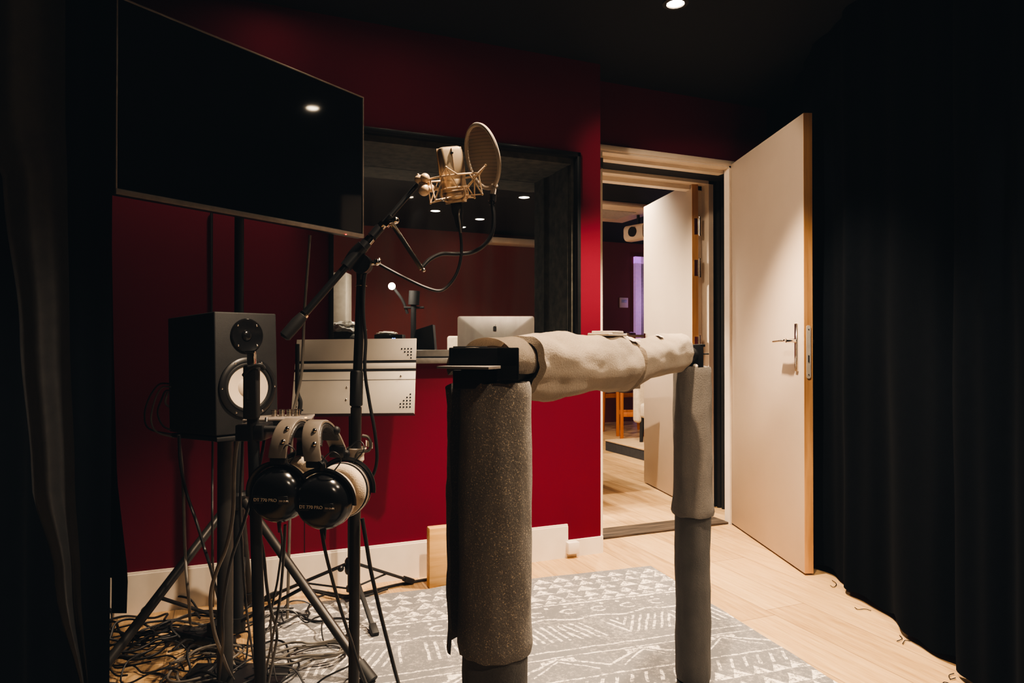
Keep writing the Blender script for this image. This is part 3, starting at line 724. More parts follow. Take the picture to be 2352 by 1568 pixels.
# ------------------------------------------------------------------ headphones
def headphones(label, near, far, toppx, pad):
    C1 = P(*near); C2 = P(*far); a = C2 - C1; hz = V((a.x, a.y, 0)).normalized()
    Tp = P(*toppx)
    h = Thing('headphones', label, 'headphones', (C1 + C2) / 2 - Z_ * .05, group='headphones hung on the accessory stand')
    side = V((hz.y, -hz.x, 0))
    mid = (C1 + C2) / 2; rise = Tp.z - mid.z; half = a.length / 2; ax = a.normalized()
    lean = Tp - mid - Z_ * rise; 
    path = []
    for i in range(33):
        an = pi * (1 - i / 32); k = sin(an)
        path.append(mid + ax * (cos(an) * half * (1.0 + .18 * k)) + Z_ * (rise * k ** .8) + lean * k)
    # headband: flat ribbon
    def ribbon(i0, i1, wd, th, off):
        b = BM(); rs = []
        for i in range(i0, i1 + 1):
            tg = (path[min(i + 1, 32)] - path[max(i - 1, 0)]).normalized(); nn = tg.cross(side).normalized()
            if nn.dot(path[i] - mid) < 0: nn = -nn
            o = path[i] + nn * off
            rs.append([o + side * (wd / 2 * x) + nn * (th / 2 * y) for x, y in ((-1, -.6), (-.85, -1), (.85, -1), (1, -.6), (1, .6), (.85, 1), (-.85, 1), (-1, .6))])
        rings(b, rs); return b
    band = h.part('headband', ribbon(5, 27, .032, .006, .006), BANDG)
    h.part('band_cushion', ribbon(8, 24, .034, .010, -.002), LEATHER, band)
    for i in (8, 11, 21, 24):
        b = BM(); tg = (path[i + 1] - path[i - 1]).normalized(); nn = tg.cross(side).normalized()
        if nn.dot(path[i] - mid) < 0: nn = -nn
        ball(b, path[i] + nn * .0095 + side * .008, .0045); h.part('snap', b, CHROME, band)
    for sgn, cc, pi_ in ((-1, C1, 4), (1, C2, 28)):
        out = ax * sgn; out = (out - Z_ * .10).normalized(); m = aim(cc, out)
        b = BM(); lathe(b, [(.049, -.018), (.050, -.006), (.047, .000), (.049, .002), (.048, .008), (.042, .018), (.034, .0245), (.018, .028), (.001, .029)], m, 44); cup = h.part('ear_cup', b, GLOSSB)
        b = BM(); torus(b, .036, .0135, m @ Matrix.Translation((0, 0, -.026)), 44, 14); h.part('ear_pad', b, pad, cup)
        b = BM(); lathe(b, [(.0505, -.0185), (.0515, -.014), (.0505, -.010)], m, 44, False); h.part('trim_ring', b, SILVER, cup)
        b = BM(); yu = (Z_ - out * out.z).normalized()
        pts = [cc + (yu * cos(q_) + side * sin(q_)) * .056 - out * .004 for q_ in [radians(x) for x in range(-95, 96, 10)]]
        tube(b, pts, .0035, 8, 2, flat=1.6); tube(b, [cc + yu * .056 - out * .004, cc + yu * .068 - out * .003, path[pi_ + (1 if sgn < 0 else -1)]], [.006, .006, .005], 8); yk = h.part('yoke', b, BLACK)
        b = BM(); box(b, (0, 0, 0), (.030, .012, .022), frame(path[pi_ + (1 if sgn < 0 else -1)], side, -out, Z_), .003); h.part('slider', b, BLACK, yk)
        b = BM(); tube(b, [cc + yu * .045 - out * .01 + side * .012, cc + yu * .075 + side * .035 - out * .005, cc + yu * .09 + side * .02, path[pi_]], .0012, 6); h.part('wire', b, CABLE, yk)
        if sgn < 0:
            # label strip and lettering across the outer shell
            xr = (Z_.cross(out)).normalized(); up2 = out.cross(xr)
            b = BM(); box(b, (0, .0, .0262), (.062, .015, .004), frame(cc, xr, up2, out), .001); pltt = h.part('label_plate', b, BLACKM, cup)
            bt = text_bm('DT 770 PRO', .0080, frame(cc + out * .0288 - xr * .009, xr, up2, out)); h.part('lettering', bt, TAPE, cup, 'cream lettering')
            bt = text_bm('250 OHM', .0042, frame(cc + out * .0288 + xr * .0245 - up2 * .001, xr, up2, out)); h.part('lettering', bt, TAPE, cup, 'small cream lettering')
            b = BM(); rod(b, cc - yu * .046, cc - yu * .068 + out * .002, .0042, 10, .0022); h.part('strain_relief', b, RUBBER, cup)
    return h, C1, C2
H1, c11, c12 = headphones('black headphones with lettered shell and plain grey headband, hung next to the stand pole', (638, 1136, 1.21), (700, 1105, 1.32), (672, 972, 1.25), VELOUR)
H2, c21, c22 = headphones('black headphones with big cream velour pads, hung next to the microphone stand', (742, 1152, 1.20), (795, 1122, 1.30), (728, 975, 1.25), VELOUR)

# ------------------------------------------------------------------ boom microphone stand
zm = 1.44
pt = P(830, 640, zm); pb = P(815, 1568, zm); dm = (pt - pb).normalized(); fm = pb - dm * (pb.z / dm.z)
ms = Thing('microphone_stand', 'black boom microphone stand with tape round its pole', 'microphone stand', V((fm.x, fm.y, 0)))
b = BM(); rod(b, fm + Z_ * .015, P(818, 935, zm), .0115, 20); ms.part('lower_tube', b, GREYM)
b = BM(); rod(b, P(818, 935, zm), pt, .0098, 20); ms.part('upper_tube', b, BLACK)
b = BM(); lathe(b, [(.0115, 0), (.0135, .002), (.0135, .07), (.011, .075)], aim(P(818, 932, zm), dm), 24); ms.part('height_clutch', b, RUBBER)
b = BM(); torus(b, .0115, .001, aim(P(829.5, 656, zm), dm), 24, 8); ms.part('band', b, STEEL)
b = BM(); lathe(b, [(.15, 0), (.15, .010), (.14, .018), (.03, .03), (.016, .06)], Matrix.Translation(V((fm.x, fm.y, 0))), 44); ms.part('base', b, BLACKM)
# boom axis
e0, e1 = P(655, 772, 1.36), P(958, 425, 1.47)
bd = (e1 - e0).normalized()
def bo(px, py): 
    return None
def onb(f): return e0.lerp(e1, f)
b = BM(); rod(b, onb(.10), onb(.62), .0075, 16); rod(b, onb(.60), onb(1.0), .0055, 16); ms.part('boom', b, BLACK)
b = BM(); lathe(b, [(.007, 0), (.012, .004), (.0125, .04), (.010, .058), (.006, .062)], aim(onb(-.01), bd), 20); ms.part('counterweight', b, RUBBER)
for f0, f1, r_ in ((.115, .14, .0095), (.60, .63, .010), (.705, .73, .009)):
    b = BM(); rod(b, onb(f0), onb(f1), r_); ms.part('collar', b, CHROME)
b = BM(); rod(b, onb(.44), onb(.60), .0125, 18, .0115); rod(b, onb(.64), onb(.70), .0105); ms.part('boom_clutch', b, BLACK)
jc = P(832, 607, zm - .008)
b = BM(); lathe(b, [(.020, -.016), (.021, -.010), (.021, .010), (.018, .016)], aim(jc, F_), 28); rod(b, jc - Z_ * .005, pt, .013, 16, .010)
tube(b, [P(800, 610, zm - .02), P(815, 585, zm - .02), P(835, 565, zm - .02)], .014, 12); ms.part('swivel', b, BLACK)
b = BM(); rod(b, P(846, 605, zm - .01), P(862, 603, zm - .01), .005); ball(b, P(866, 602, zm - .012), .0075); torus(b, .006, .0018, aim(P(872, 600, zm - .012), R_), 16, 8); ms.part('wing_knob', b, CHROME)
b = BM(); lathe(b, [(.012, -.02), (.0165, -.014), (.0155, -.004), (.021, .010), (.0205, .012), (.013, -.002)], aim(P(819, 1040, zm), dm), 24, False); ms.part('tape_collar', b, TAPE, label='cream tape collar')
b = BM(); sheet(b, lambda u, v: P(840 + 16 * u, 1010 + 14 * v + 6 * u, zm + .004 * sin(u * 6)), 6, 6); ms.part('tape_tab', b, TAPE)

# ------------------------------------------------------------------ microphone in its shock mount
za = 1.50
mt, mb_ = P(1030, 338, za - .02), P(1048, 466, za)
md = (mt - mb_).normalized()                       # axis, up
mx_ = (R_ * .93 + F_ * .36); mx_ = (mx_ - md * mx_.dot(md)).normalized(); my_ = md.cross(mx_)
if my_.dot(F_) > 0: my_ = -my_
MM = frame(mb_, mx_, my_, md); ML = (mt - mb_).length
mc = Thing('microphone', 'cream nickel condenser microphone hung in a spider shock mount', 'microphone', mb_)
b = BM()
def prof(w_, d_, r_, h): return [MM @ V((x, y, h)) for x, y in rrect(w_, d_, r_, 5)]
rings(b, [prof(.052, .042, .018, ML * .40), prof(.0545, .044, .017, ML * .46), prof(.0545, .042, .012, ML * .60), prof(.053, .036, .009, ML * .92), prof(.050, .031, .009, ML * .975), prof(.040, .022, .008, ML * 1.0)])
head = mc.part('grille', b, NICKEL)
b = BM(); box(b, (0, 0, ML * .70), (.057, .003, ML * .58), MM, .001); box(b, (0, 0, ML * .70), (.0011, .0432, ML * .52), MM); mc.part('grille_bars', b, NICKEL2, head)
b = BM(); ball(b, MM @ V((0, .0205, ML * .88)), .0032); mc.part('badge', b, BLACKM, head)
b = BM(); lathe(b, [(.020, .002), (.022, .006), (.0255, .012), (.026, ML * .22), (.0275, ML * .235), (.0275, ML * .38), (.0265, ML * .41)], MM, 36); bod = mc.part('body', b, NICKEL)
b = BM(); lathe(b, [(.0285, ML * .20), (.0292, ML * .21), (.0285, ML * .225)], MM, 36, False); lathe(b, [(.021, .000), (.0235, .0), (.0235, .006), (.0205, .006)], MM, 32, False); lathe(b, [(.0265, .012), (.027, .016), (.0265, .02)], MM, 32, False); mc.part('rings', b, NICKEL2, bod)
b = BM(); lathe(b, [(.013, .004), (.013, -.020), (.010, -.03), (.0075, -.055)], MM, 20); mc.part('connector', b, RUBBER)
# shock mount
sm = Thing('shock_mount', 'cream wire spider shock mount round the microphone, on the boom end', 'shock mount', e1)
hc_ = ML * .36
b = BM(); RR = .060
def onr(an, h, r=RR): return MM @ V((cos(an) * r, sin(an) * r, h))
tube(b, [onr(radians(a), hc_ + .012) for a in range(0, 361, 12)], .0021, 8, 2); rg = sm.part('outer_ring', b, NICKEL2)
b = BM(); tube(b, [onr(radians(a), hc_ - .012, .0325) for a in range(0, 361, 12)], .0017, 8, 2); tube(b, [onr(radians(a), ML * .10, .0325) for a in range(0, 361, 12)], .0017, 8, 2)
sm.part('inner_cage', b, NICKEL2)
for k in range(4):
    a = radians(25 + 90 * k); pk = onr(a, hc_ + .028, .075); pk2 = onr(a + .5, hc_ - .034, .072)
    b = BM()
    for q_ in (-.32, .32): tube(b, [onr(a + q_, hc_ + .012), pk], .0016, 6, 2); tube(b, [pk, onr(a + q_ * 1.2, hc_ - .012, .0325)], .0013, 6, 2)
    for q_ in (.2, .8): tube(b, [onr(a + q_, hc_ + .012), pk2], .0016, 6, 2); tube(b, [pk2, onr(a + q_, ML * .10, .0325)], .0013, 6, 2)
    ball(b, pk, .0028); ball(b, pk2, .0028); sm.part('spider_arm', b, NICKEL2)
for k in range(4):
    a = radians(70 + 90 * k); b = BM(); tube(b, [onr(a, hc_ - .012, .0325), onr(a, ML * .18, .036), onr(a, ML * .08, .034), onr(a, .004, .024)], .0018, 8, 4); sm.part('cradle_wire', b, NICKEL2)
b = BM(); k0 = P(966, 412, 1.455); k1 = P(974, 436, 1.45); k2 = P(990, 432, 1.47)
ball(b, k0, .012, (1.1, 1, .8)); ball(b, P(976, 409, 1.448), .0105); ball(b, k1, .0125, (1, 1, 1.05)); ball(b, k2, .009); rod(b, k0, k1, .007); rod(b, k1, k2, .006); rod(b, k2, onr(radians(172), hc_ + .012), .0035); rod(b, k2, onr(radians(190), hc_ - .01, .034), .003); sm.part('swivel_joint', b, NICKEL2)
b = BM(); tube(b, [P(1010, 425, 1.45), P(1012, 455, 1.45), P(1020, 460, 1.45), P(1026, 452, 1.46)], .0016, 6); sm.part('clip_wire', b, STEEL)

# ------------------------------------------------------------------ pop filter
zp = 1.50
pc = P(1107.5, 360, zp)
pn = (F_ * -.62 - R_ * .66 + Z_ * .12).normalized()           # facing the microphone side / camera
up_ = (P(1071, 290, zp) - P(1139, 432, zp)); 
pu = (P(1071, 290, zp + .0) - P(1141, 432, zp)).normalized()
major = (P(1078, 288, zp) - P(1136, 433, zp)).length / 2
# build an actual circle whose projection is the ellipse seen
pv_s = R_ * (56 / FPX * zp)                                     # half width at the centre row
um = (P(1081, 291, zp) - P(1134, 431, zp)) / 2
perp = V(um).cross(F_).normalized(); mn_ = .033
dep = math.sqrt(max(um.length ** 2 - mn_ ** 2, 0))
vm = perp * mn_ + F_ * dep
if vm.dot(R_) < 0: vm = -vm
vm = V(vm); um2 = um.normalized(); vm = (vm - um2 * vm.dot(um2)).normalized()
PR = um.length
PM = frame(pc, vm, um2, vm.cross(um2))
pf = Thing('pop_filter', 'round mesh pop filter on a curved gooseneck before the microphone', 'pop filter', pc)
b = BM(); torus(b, PR - .003, .0045, PM, 64, 10); ring = pf.part('hoop', b, M('grey hoop plastic', (.40, .35, .30), .45))
b = BM(); lathe(b, [(PR - .004, 0), (PR * .5, .0006), (.001, .001)], PM, 48, False)
MESH = m_mesh('nylon pop filter mesh', (.33, .27, .21), .0042)
pf.part('mesh', b, MESH, ring)
b = BM(); q0 = pc - um2 * (PR - .006)
box(b, (0, 0, 0), (.016, .010, .016), frame(q0 - um2 * .004, vm, um2, PM.col[2].xyz), .002)
rod(b, q0 - um2 * .008, P(1131, 452, zp - .01), .006); pf.part('clamp_block', b, M('grey clamp plastic', (.42, .37, .32), .5), ring)
b = BM(); rod(b, P(1131, 447, zp - .01), P(1130, 462, zp - .01), .009, 16); rod(b, P(1130, 462, zp - .01), P(1130, 470, zp - .01), .0065); gk = pf.part('neck_joint', b, BLACK)
b = BM(); tube(b, [P(1130, 465, zp - .01), P(1134, 500, zp - .01), P(1130, 535, zp - .01), P(1113, 562, zp - .01), P(1085, 579, zp - .01), P(1050, 583, zp - .02), P(1015, 583, zp - .03), P(988, 595, zp - .04), P(970, 613, zp - .05)], .0047, 12); pf.part('gooseneck', b, BLACK)
b = BM(); g0, g1 = P(898, 510, 1.435), P(969, 618, 1.445); m = frame(g0, V((0, 0, 1)).cross((g1 - g0).normalized()).normalized(), (g1 - g0).normalized().cross(V((0, 0, 1)).cross((g1 - g0).normalized()).normalized()), (g1 - g0).normalized())
ln = (g1 - g0).length; sd_ = (g1 - g0).normalized(); nn = sd_.cross(F_).normalized()
box(b, (0, 0, ln / 2), (.010, .005, ln), frame(g0, nn, F_, sd_), .0012); ball(b, P(973, 620, 1.445), .0045); pf.part('arm', b, STEEL)
b = BM(); cb = P(893, 508, 1.43); box(b, (0, 0, 0), (.026, .018, .014), frame(cb, bd, F_, bd.cross(F_).normalized()), .002); rod(b, cb, P(906, 507, 1.40), .006); ball(b, P(908, 506, 1.395), .008); pf.part('clamp', b, CHROME)

# ------------------------------------------------------------------ music stand
ZS = 2.70
SC = C(-.636, ZS, 0)
mu = Thing('music_stand', 'grey sheet metal music stand with dark slots by the window sill', 'music stand', SC)
def desk(u, v, off=0): 
    a = P(661 + 7 * (1 - v) * 1, 781, 2.70).lerp(P(938, 779, 2.70), u); c = P(668, 955, 2.62).lerp(P(952, 952, 2.62), u)
    return c.lerp(a, v)
d00, d10, d01 = desk(0, 0), desk(1, 0), desk(0, 1)
ux = (d10 - d00).normalized(); uy = (d01 - d00); uy = (uy - ux * uy.dot(ux)).normalized(); un = ux.cross(uy)
if un.dot(F_) > 0: un = -un
DKM = frame(d00, ux, uy, -un); WD = (d10 - d00).length; HD = (d01 - d00).length
def strip(y0, y1, x0=0, x1=None):
    x1 = WD if x1 is None else x1
    box(b, ((x0 + x1) / 2, (y0 + y1) / 2, .001), (x1 - x0, y1 - y0, .002), DKM)
b = BM(); g1_, g2_, g3_, g4_ = HD * .565, HD * .60, HD * .675, HD * .71
# panel with corner perforations built as separate bands of sheet
box(b, (WD / 2, (0 + g1_) / 2, .001), (WD, g1_, .002), DKM, .0006); box(b, (WD / 2, (g2_ + g3_) / 2, .001), (WD, g3_ - g2_, .002), DKM, .0006); box(b, (WD / 2, (g4_ + HD) / 2, .001), (WD, HD - g4_, .002), DKM, .0006)
dk = mu.part('desk_panel', b, STANDG)
b = BM(); box(b, (WD / 2, (g1_ + g2_) / 2, .004), (WD, g2_ - g1_ + .01, .002), DKM); box(b, (WD / 2, (g3_ + g4_) / 2, .004), (WD, g4_ - g3_ + .01, .002), DKM); box(b, (WD / 2, HD * .455, -.0002), (WD, .0016, .0008), DKM); mu.part('slots', b, BLACKM, dk)
hp = .0125
for (ox, oy, sxn, pat) in ((WD - .018, .030, -1, (4, 4, 3, 2, 1)), (.018, .022, 1, (3, 2, 2, 1)), (WD - .02, HD - .03, -1, (0, 4, 3, 2, 1)), ):
    for rrow, n_ in enumerate(pat):
        for k in range(n_):
            y = oy + rrow * hp * (1 if oy < HD / 2 else -1)
            b = BM(); lathe(b, [(.0031, -.0012), (.0031, .0005)], frame(DKM @ V((ox + sxn * k * hp, y, 0)), ux, uy, -un), 10); mu.part('perforation', b, BLACKW, dk)
for y in (HD * .20, HD * .36):
    b = BM(); ball(b, DKM @ V((WD * .44, y, -.001)), .0042); mu.part('rivet', b, CHROME, dk)
b = BM(); ball(b, DKM @ V((WD * .88, HD * .50, -.001)), .0042); mu.part('rivet', b, CHROME, dk)
b = BM(); box(b, (WD / 2, -.002, -.022), (WD + .006, .003, .05), DKM, .001); mu.part('tray', b, BLACK, dk)
b = BM(); rod(b, SC + Z_ * .06, SC + Z_ * .55, .0125, 18); rod(b, SC + Z_ * .55, SC + Z_ * .86, .009); box(b, (0, 0, .86), (.05, .03, .12), frame(SC, ux, F_, Z_), .004); mu.part('pole', b, BLACKM)
b = BM(); lathe(b, [(.02, 0), (.024, .01), (.024, .05), (.018, .06)], Matrix.Translation(SC + Z_ * .115), 20); lathe(b, [(.018, 0), (.018, .02)], Matrix.Translation(SC + Z_ * .045), 16); ball(b, SC + C(-.035, -.02, .14), .013); mu.part('leg_collar', b, BLACK)
for f in (PF(862, 1456, .012), PF(946, 1334, .012), PF(613, 1372, .012)):
    dr = V((f.x - SC.x, f.y - SC.y, 0)).normalized(); top = SC + dr * .02 + Z_ * .15; k = top.lerp(f, .55)
    b = BM(); sdv = (f - top).normalized(); wv = sdv.cross(Z_).normalized(); box(b, (0, 0, (f - top).length / 2), (.016, .012, (f - top).length), frame(top, wv, sdv.cross(wv), sdv), .003); lg = mu.part('leg', b, BLACKM)
    b = BM(); box(b, (0, 0, 0), (.026, .022, .05), frame(f - sdv * .02, wv, sdv.cross(wv), sdv), .004); mu.part('rubber_foot', b, RUBBER, lg)
    b = BM(); rod(b, SC + dr * .015 + Z_ * .055, k, .004, 8); mu.part('brace', b, BLACKM, lg)

# ------------------------------------------------------------------ boards at the baseboard
def block(name, px0, px1, pyb, h, dpt, mat, label, cat, bev=.003, py_ref=None, z=None, lift=0):
    p0 = PF(px0, pyb, lift); p1 = PF(px1, py_ref or pyb, lift)
    b = BM(); L = abs(p1.x - p0.x); box(b, (L / 2, dpt / 2, h / 2), (L, dpt, h), frame(V((p0.x, p0.y, lift)), V((1, 0, 0)), V((0, 1, 0)), Z_), bev)
    return single(name, b, mat, label, cat)
block('bamboo_board', 986, 1060, 1353, .252, .045, BAMBOO, 'upright bamboo board leaning by the baseboard behind the padded post', 'board', .006)
block('wooden_block', 1180, 1303, 1285, .172, .045, WHITE2, 'large white painted wooden block against the red wall', 'block', .004)
block('wooden_block', 1306, 1337, 1274, .055, .05, WHITE2, 'small white wooden block on a red brick beside the larger one', 'block', .003, lift=.022)
block('brick_piece', 1307, 1335, 1277, .0215, .045, M('red brick', (.35, .10, .05), .9), 'thin red brick piece under the small white block', 'brick', .002)

# ------------------------------------------------------------------ cables
def cable(pts, r, mat, label, cat='cable', name='cable', group=None, n=8):
    b = BM(); tube(b, pts, r, 8, n); return single(name, b, mat, label, cat, group=group)
def px3(l, z=None): return [P(a[0], a[1], a[2] if len(a) > 2 else z) for a in l]
def onfl(px, py, h=.006): return PF(px, py, h)
cable(px3([(1048, 478, 1.50), (1052, 505, 1.49), (1058, 540, 1.485), (1060, 580, 1.48), (1052, 620, 1.47), (1035, 650, 1.46), (1012, 667, 1.45), (980, 661, 1.44), (930, 638, 1.435), (890, 617, 1.43), (872, 607, 1.43)]), .0034, CABLE, 'black microphone cable looping down to the stand swivel', name='microphone_cable')
cable(px3([(1056, 478, 1.495), (1054, 495, 1.485), (1056, 512, 1.483), (1059, 535, 1.484)]), .0022, CABLEG, 'thin grey cable tail beside the microphone plug')
cable(px3([(846, 612, 1.445), (836, 640, 1.425), (835, 720, 1.425), (840, 780, 1.425), (838, 850, 1.42), (848, 920, 1.425), (860, 985, 1.42), (866, 1050, 1.42), (856, 1092, 1.42), (832, 1110, 1.425)]), .0036, CABLE, 'black cable hugging the microphone stand pole down to its tape', name='microphone_cable')
cable(px3([(832, 1000, 1.42), (846, 1004, 1.42), (852, 1020, 1.42), (846, 1034, 1.42), (822, 1040, 1.42), (818, 1070, 1.42), (812, 1085, 1.415)]), .0032, CABLEG, 'short grey cable loop tied at the tape collar')
cable(px3([(712, 540, 2.60), (706, 620, 2.6), (699, 720, 2.58), (696, 800, 2.55), (692, 860, 2.54), (680, 920, 2.53), (672, 965, 2.52), (668, 1100, 2.55)]) + [onfl(660, 1420)], .0055, CABLEG, 'cable paled for the light on it, hanging from the television across the music stand')  # paler sheath stands for light falling on this cable
cable(px3([(683, 790, 2.60), (683, 850, 2.59), (683, 900, 2.57), (690, 925, 2.56), (684, 960, 2.55)]), .008, RUBBER, 'black strap hanging over the front of the music stand', 'strap', 'strap')
cable([PY(485, 480, YL - .01), PY(485, 600, YL - .01), PY(486, 740, YL - .01), PY(487, 900, YL - .01)], .004, CABLE, 'thin black cable down the red wall under the television')
for i, (o1, o2) in enumerate(((-6, 0), (9, 6), (24, -8))):
    cable(px3([(392, 884 + o1 // 2, 1.97), (368 + o1 // 2, 886 + o1 // 2, 1.98), (348 + o1, 915, 1.98), (338 + o1, 955 + o2, 1.98), (350 + o1, 985 + o2, 1.98), (400, 998 + o2, 1.99)]), .0026, CABLEG if i == 1 else CABLE, ('black speaker cable loop behind the monitor, outermost turn', 'grey speaker cable loop behind the monitor, middle turn', 'black speaker cable loop behind the monitor, innermost turn')[i], group='cable loops behind the studio monitor')
cable(px3([(385, 900, 1.99), (380, 925, 2.0), (395, 938, 2.0)]), .0035, CABLEG, 'short grey cable stub behind the monitor')
G = 'cables hanging among the stands'
HANG = [
    ([(412, 1000, 1.9), (414, 1060, 1.9), (428, 1130, 1.9), (452, 1200, 1.88), (470, 1260, 1.87), (488, 1320, 1.86)], [(512, 1430), (505, 1500), (475, 1545)], .0042, CABLE, 'black cable dropping from the monitor back to the base plate'),
    ([(489, 1010, 1.86), (488, 1100, 1.86), (488, 1250, 1.86)], [(490, 1390), (470, 1480)], .0030, CABLE, 'thin black cable straight down beside the speaker column'),
    ([(410, 998, 1.92), (420, 1100, 1.91), (425, 1265, 1.9), (434, 1380, 1.9)], [(440, 1440), (474, 1490), (482, 1530), (462, 1556)], .0042, CABLEG, 'grey cable bending over the floor tangle near the drape'),
    ([(563, 985, 1.31), (546, 1010, 1.31), (538, 1080, 1.33), (535, 1180, 1.36), (520, 1255, 1.4), (498, 1310, 1.46), (484, 1365, 1.52), (488, 1430, 1.58), (505, 1490, 1.65)], [(540, 1565), (600, 1600)], .0042, CABLEG, 'amplifier cable paled for the light on it, bowing before the speaker column'),  # light on the cable put into its sheath colour
    ([(612, 960, 1.31), (610, 990, 1.29), (600, 1050, 1.28), (585, 1110, 1.29), (560, 1200, 1.32), (530, 1290, 1.38), (512, 1400, 1.46), (512, 1480, 1.55)], [(500, 1590)], .0030, CABLE, 'black amplifier cable crossing behind the stand pole'),
    ([(655, 1205, 1.22), (652, 1270, 1.24), (642, 1380, 1.3), (625, 1470, 1.42)], [(600, 1590)], .0026, CABLE, 'headphone cord falling from the shell of the lettered headphones'),
    ([(642, 1205, 1.26), (648, 1250, 1.3), (638, 1330, 1.35), (622, 1440, 1.45)], [(640, 1570), (700, 1560)], .0022, CABLE, 'second thin cord below the lettered headphones'),
    ([(738, 1215, 1.20), (746, 1260, 1.2), (758, 1310, 1.21), (780, 1390, 1.23), (806, 1470, 1.26), (840, 1568, 1.30)], [(930, 1760)], .0030, CABLE, 'black cord sweeping from the velour headphones past the tripod leg'),
    ([(832, 1190, 1.43), (842, 1250, 1.43), (852, 1310, 1.44), (872, 1400, 1.45), (892, 1480, 1.47), (915, 1568, 1.50)], [(960, 1720)], .0042, CABLE, 'black cable running from the microphone stand over the rug'),
    ([(590, 1200, 1.27), (605, 1270, 1.28), (612, 1340, 1.3), (622, 1400, 1.33), (636, 1450, 1.4), (630, 1500, 1.48)], [(610, 1600)], .0030, CABLE, 'black cord twisting down next to the accessory stand pole'),
    ([(558, 990, 1.33), (556, 1050, 1.34), (552, 1150, 1.36), (556, 1250, 1.4), (562, 1350, 1.45), (570, 1430, 1.52)], [(590, 1560)], .0026, CABLE, 'thin black cord between the speaker column and the stand pole'),
]
for l, fl_, r, mt_, lb in HANG: cable(px3(l) + [onfl(x, y) for x, y in fl_], r, mt_, lb, group=G)
cable([onfl(606, 1378), onfl(640, 1362), onfl(690, 1352), onfl(760, 1362), onfl(800, 1368), onfl(850, 1358), onfl(900, 1345), onfl(935, 1338), onfl(980, 1330)], .006, CABLE, 'black power cable running along the foot of the baseboard')
cable([onfl(670, 1350, .012), onfl(720, 1358, .012), onfl(790, 1372, .012), onfl(845, 1366, .012), onfl(890, 1352, .012)], .005, CABLE, 'second black cable beneath the music stand legs')
# separate readable coils lying on the floor
for i, (cx, cy, rr, lb) in enumerate(((700, 1520, .13, 'grey cable coil lying on the rug beside the base plate'), (420, 1455, .15, 'black cable coil lying behind the base plate'), (330, 1495, .12, 'black cable coil lying on the bare floor by the drape'), (470, 1550, .14, 'grey cable coil in front of the speaker column'))):
    c0 = PF(cx, cy, 0); pts = []
    for k in range(46):
        a = k * .42 + i; r_ = rr * (.75 + .25 * sin(k * .9 + i)); pts.append(c0 + V((cos(a) * r_ * 1.1, sin(a) * r_ * .8, .013 + .009 * (k / 12) + .004 * sin(k * 1.7))))
    cable(pts, .0038, CABLEG if i in (0, 3) else CABLE, lb, 'cable coil', 'cable_coil', 'cable coils on the floor', 4)
b = BM(); rnd = random.Random(3)
for i in range(38):
    c0 = PF(rnd.uniform(275, 620), rnd.uniform(1440, 1585), 0); a0 = rnd.uniform(0, 6.3); pts = []; p = c0.copy()
    hb = .008 + rnd.random() * .05
    for k in range(rnd.randint(7, 14)):
        a0 += rnd.uniform(-.9, 1.1); p = p + V((cos(a0), sin(a0), 0)) * .055
        p.x = max(p.x, XL + .12); pts.append(V((p.x, p.y, .008 + hb * abs(sin(k * .8 + i)))))
    tube(b, pts, rnd.choice((.0028, .0034, .0042)), 6, 5)
single('cable_tangle', b, CABLE, 'dense tangle of black cables heaped round the stand feet', 'cable tangle', kind='stuff')
b = BM(); p = PF(318, 1388, 0); box(b, (p.x, p.y, .03), (.09, .06, .06), None, .006); single('power_adapter', b, RUBBER, 'small black power adapter on the floor at the baseboard', 'power adapter')
ps = Thing('power_strip', 'black power strip half buried in the cable tangle', 'power strip', PF(468, 1500, .0))
pm = frame(PF(468, 1488, 0), (R_ * .9 - F_ * .4).normalized(), (F_ * .9 + R_ * .4).normalized(), Z_)
b = BM(); box(b, (0, 0, .032), (.24, .055, .04), pm, .006); ps.part('case', b, BLACK)
for k in range(3):
    b = BM(); lathe(b, [(.019, .052), (.019, .054), (.016, .0545)], pm @ Matrix.Translation((-.07 + k * .06, 0, 0)), 20); ps.part('socket', b, BLACKM)
b = BM(); box(b, (.06, 0, .075), (.05, .045, .045), pm, .006); ps.part('plug', b, RUBBER)

# ------------------------------------------------------------------ ceiling lamps
def lamp(name_lbl, x, y, rad, mat, energy, ang, blend, col, grp, sz=.035, tilt=None):
    t = Thing('downlight', name_lbl, 'ceiling lamp', (x, y, HC), group=grp)
    b = BM(); lathe(b, [(rad + .018, -.001), (rad + .018, -.006), (rad + .002, -.008), (rad, -.002)], Matrix.Translation((x, y, HC)), 28, False); t.part('trim_ring', b, BLACKM)
    b = BM(); lathe(b, [(rad, -.002), (rad * .8, -.006), (.001, -.008)], Matrix.Translation((x, y, HC)), 24); t.part('lens', b, mat)
    if energy:
        L = bpy.data.lights.new('downlight beam', 'SPOT'); L.energy = energy; L.color = col; L.spot_size = radians(ang); L.spot_blend = blend; L.shadow_soft_size = sz
        o = bpy.data.objects.new('downlight_beam', L); o.location = (x, y, HC - .03); COL.objects.link(o); o.parent = None
        o.parent = t.o; o.location = (0, 0, -.03)
        if tilt: o.rotation_euler = tilt
    return t
WARM = (1, .77, .54)
G1 = 'recessed downlights of the studio'
lamp('lit studio downlight above the open white door', 1.664, 2.289, .034, LAMPW, 390, 88, .6, WARM, G1)
lamp('studio downlight over the television corner', .63, 2.55, .034, LAMPW, 30, 60, .5, WARM, G1)
lamp('studio downlight near the frayed curtain', 1.55, .55, .034, LAMPW, 90, 104, .4, WARM, G1)
lamp('studio downlight above the padded rail', .78, 1.18, .034, LAMPW, 215, 104, .35, WARM, G1)
lamp('studio downlight far from the red wall', .85, -.55, .034, LAMPW, 55, 132, .2, WARM, G1)
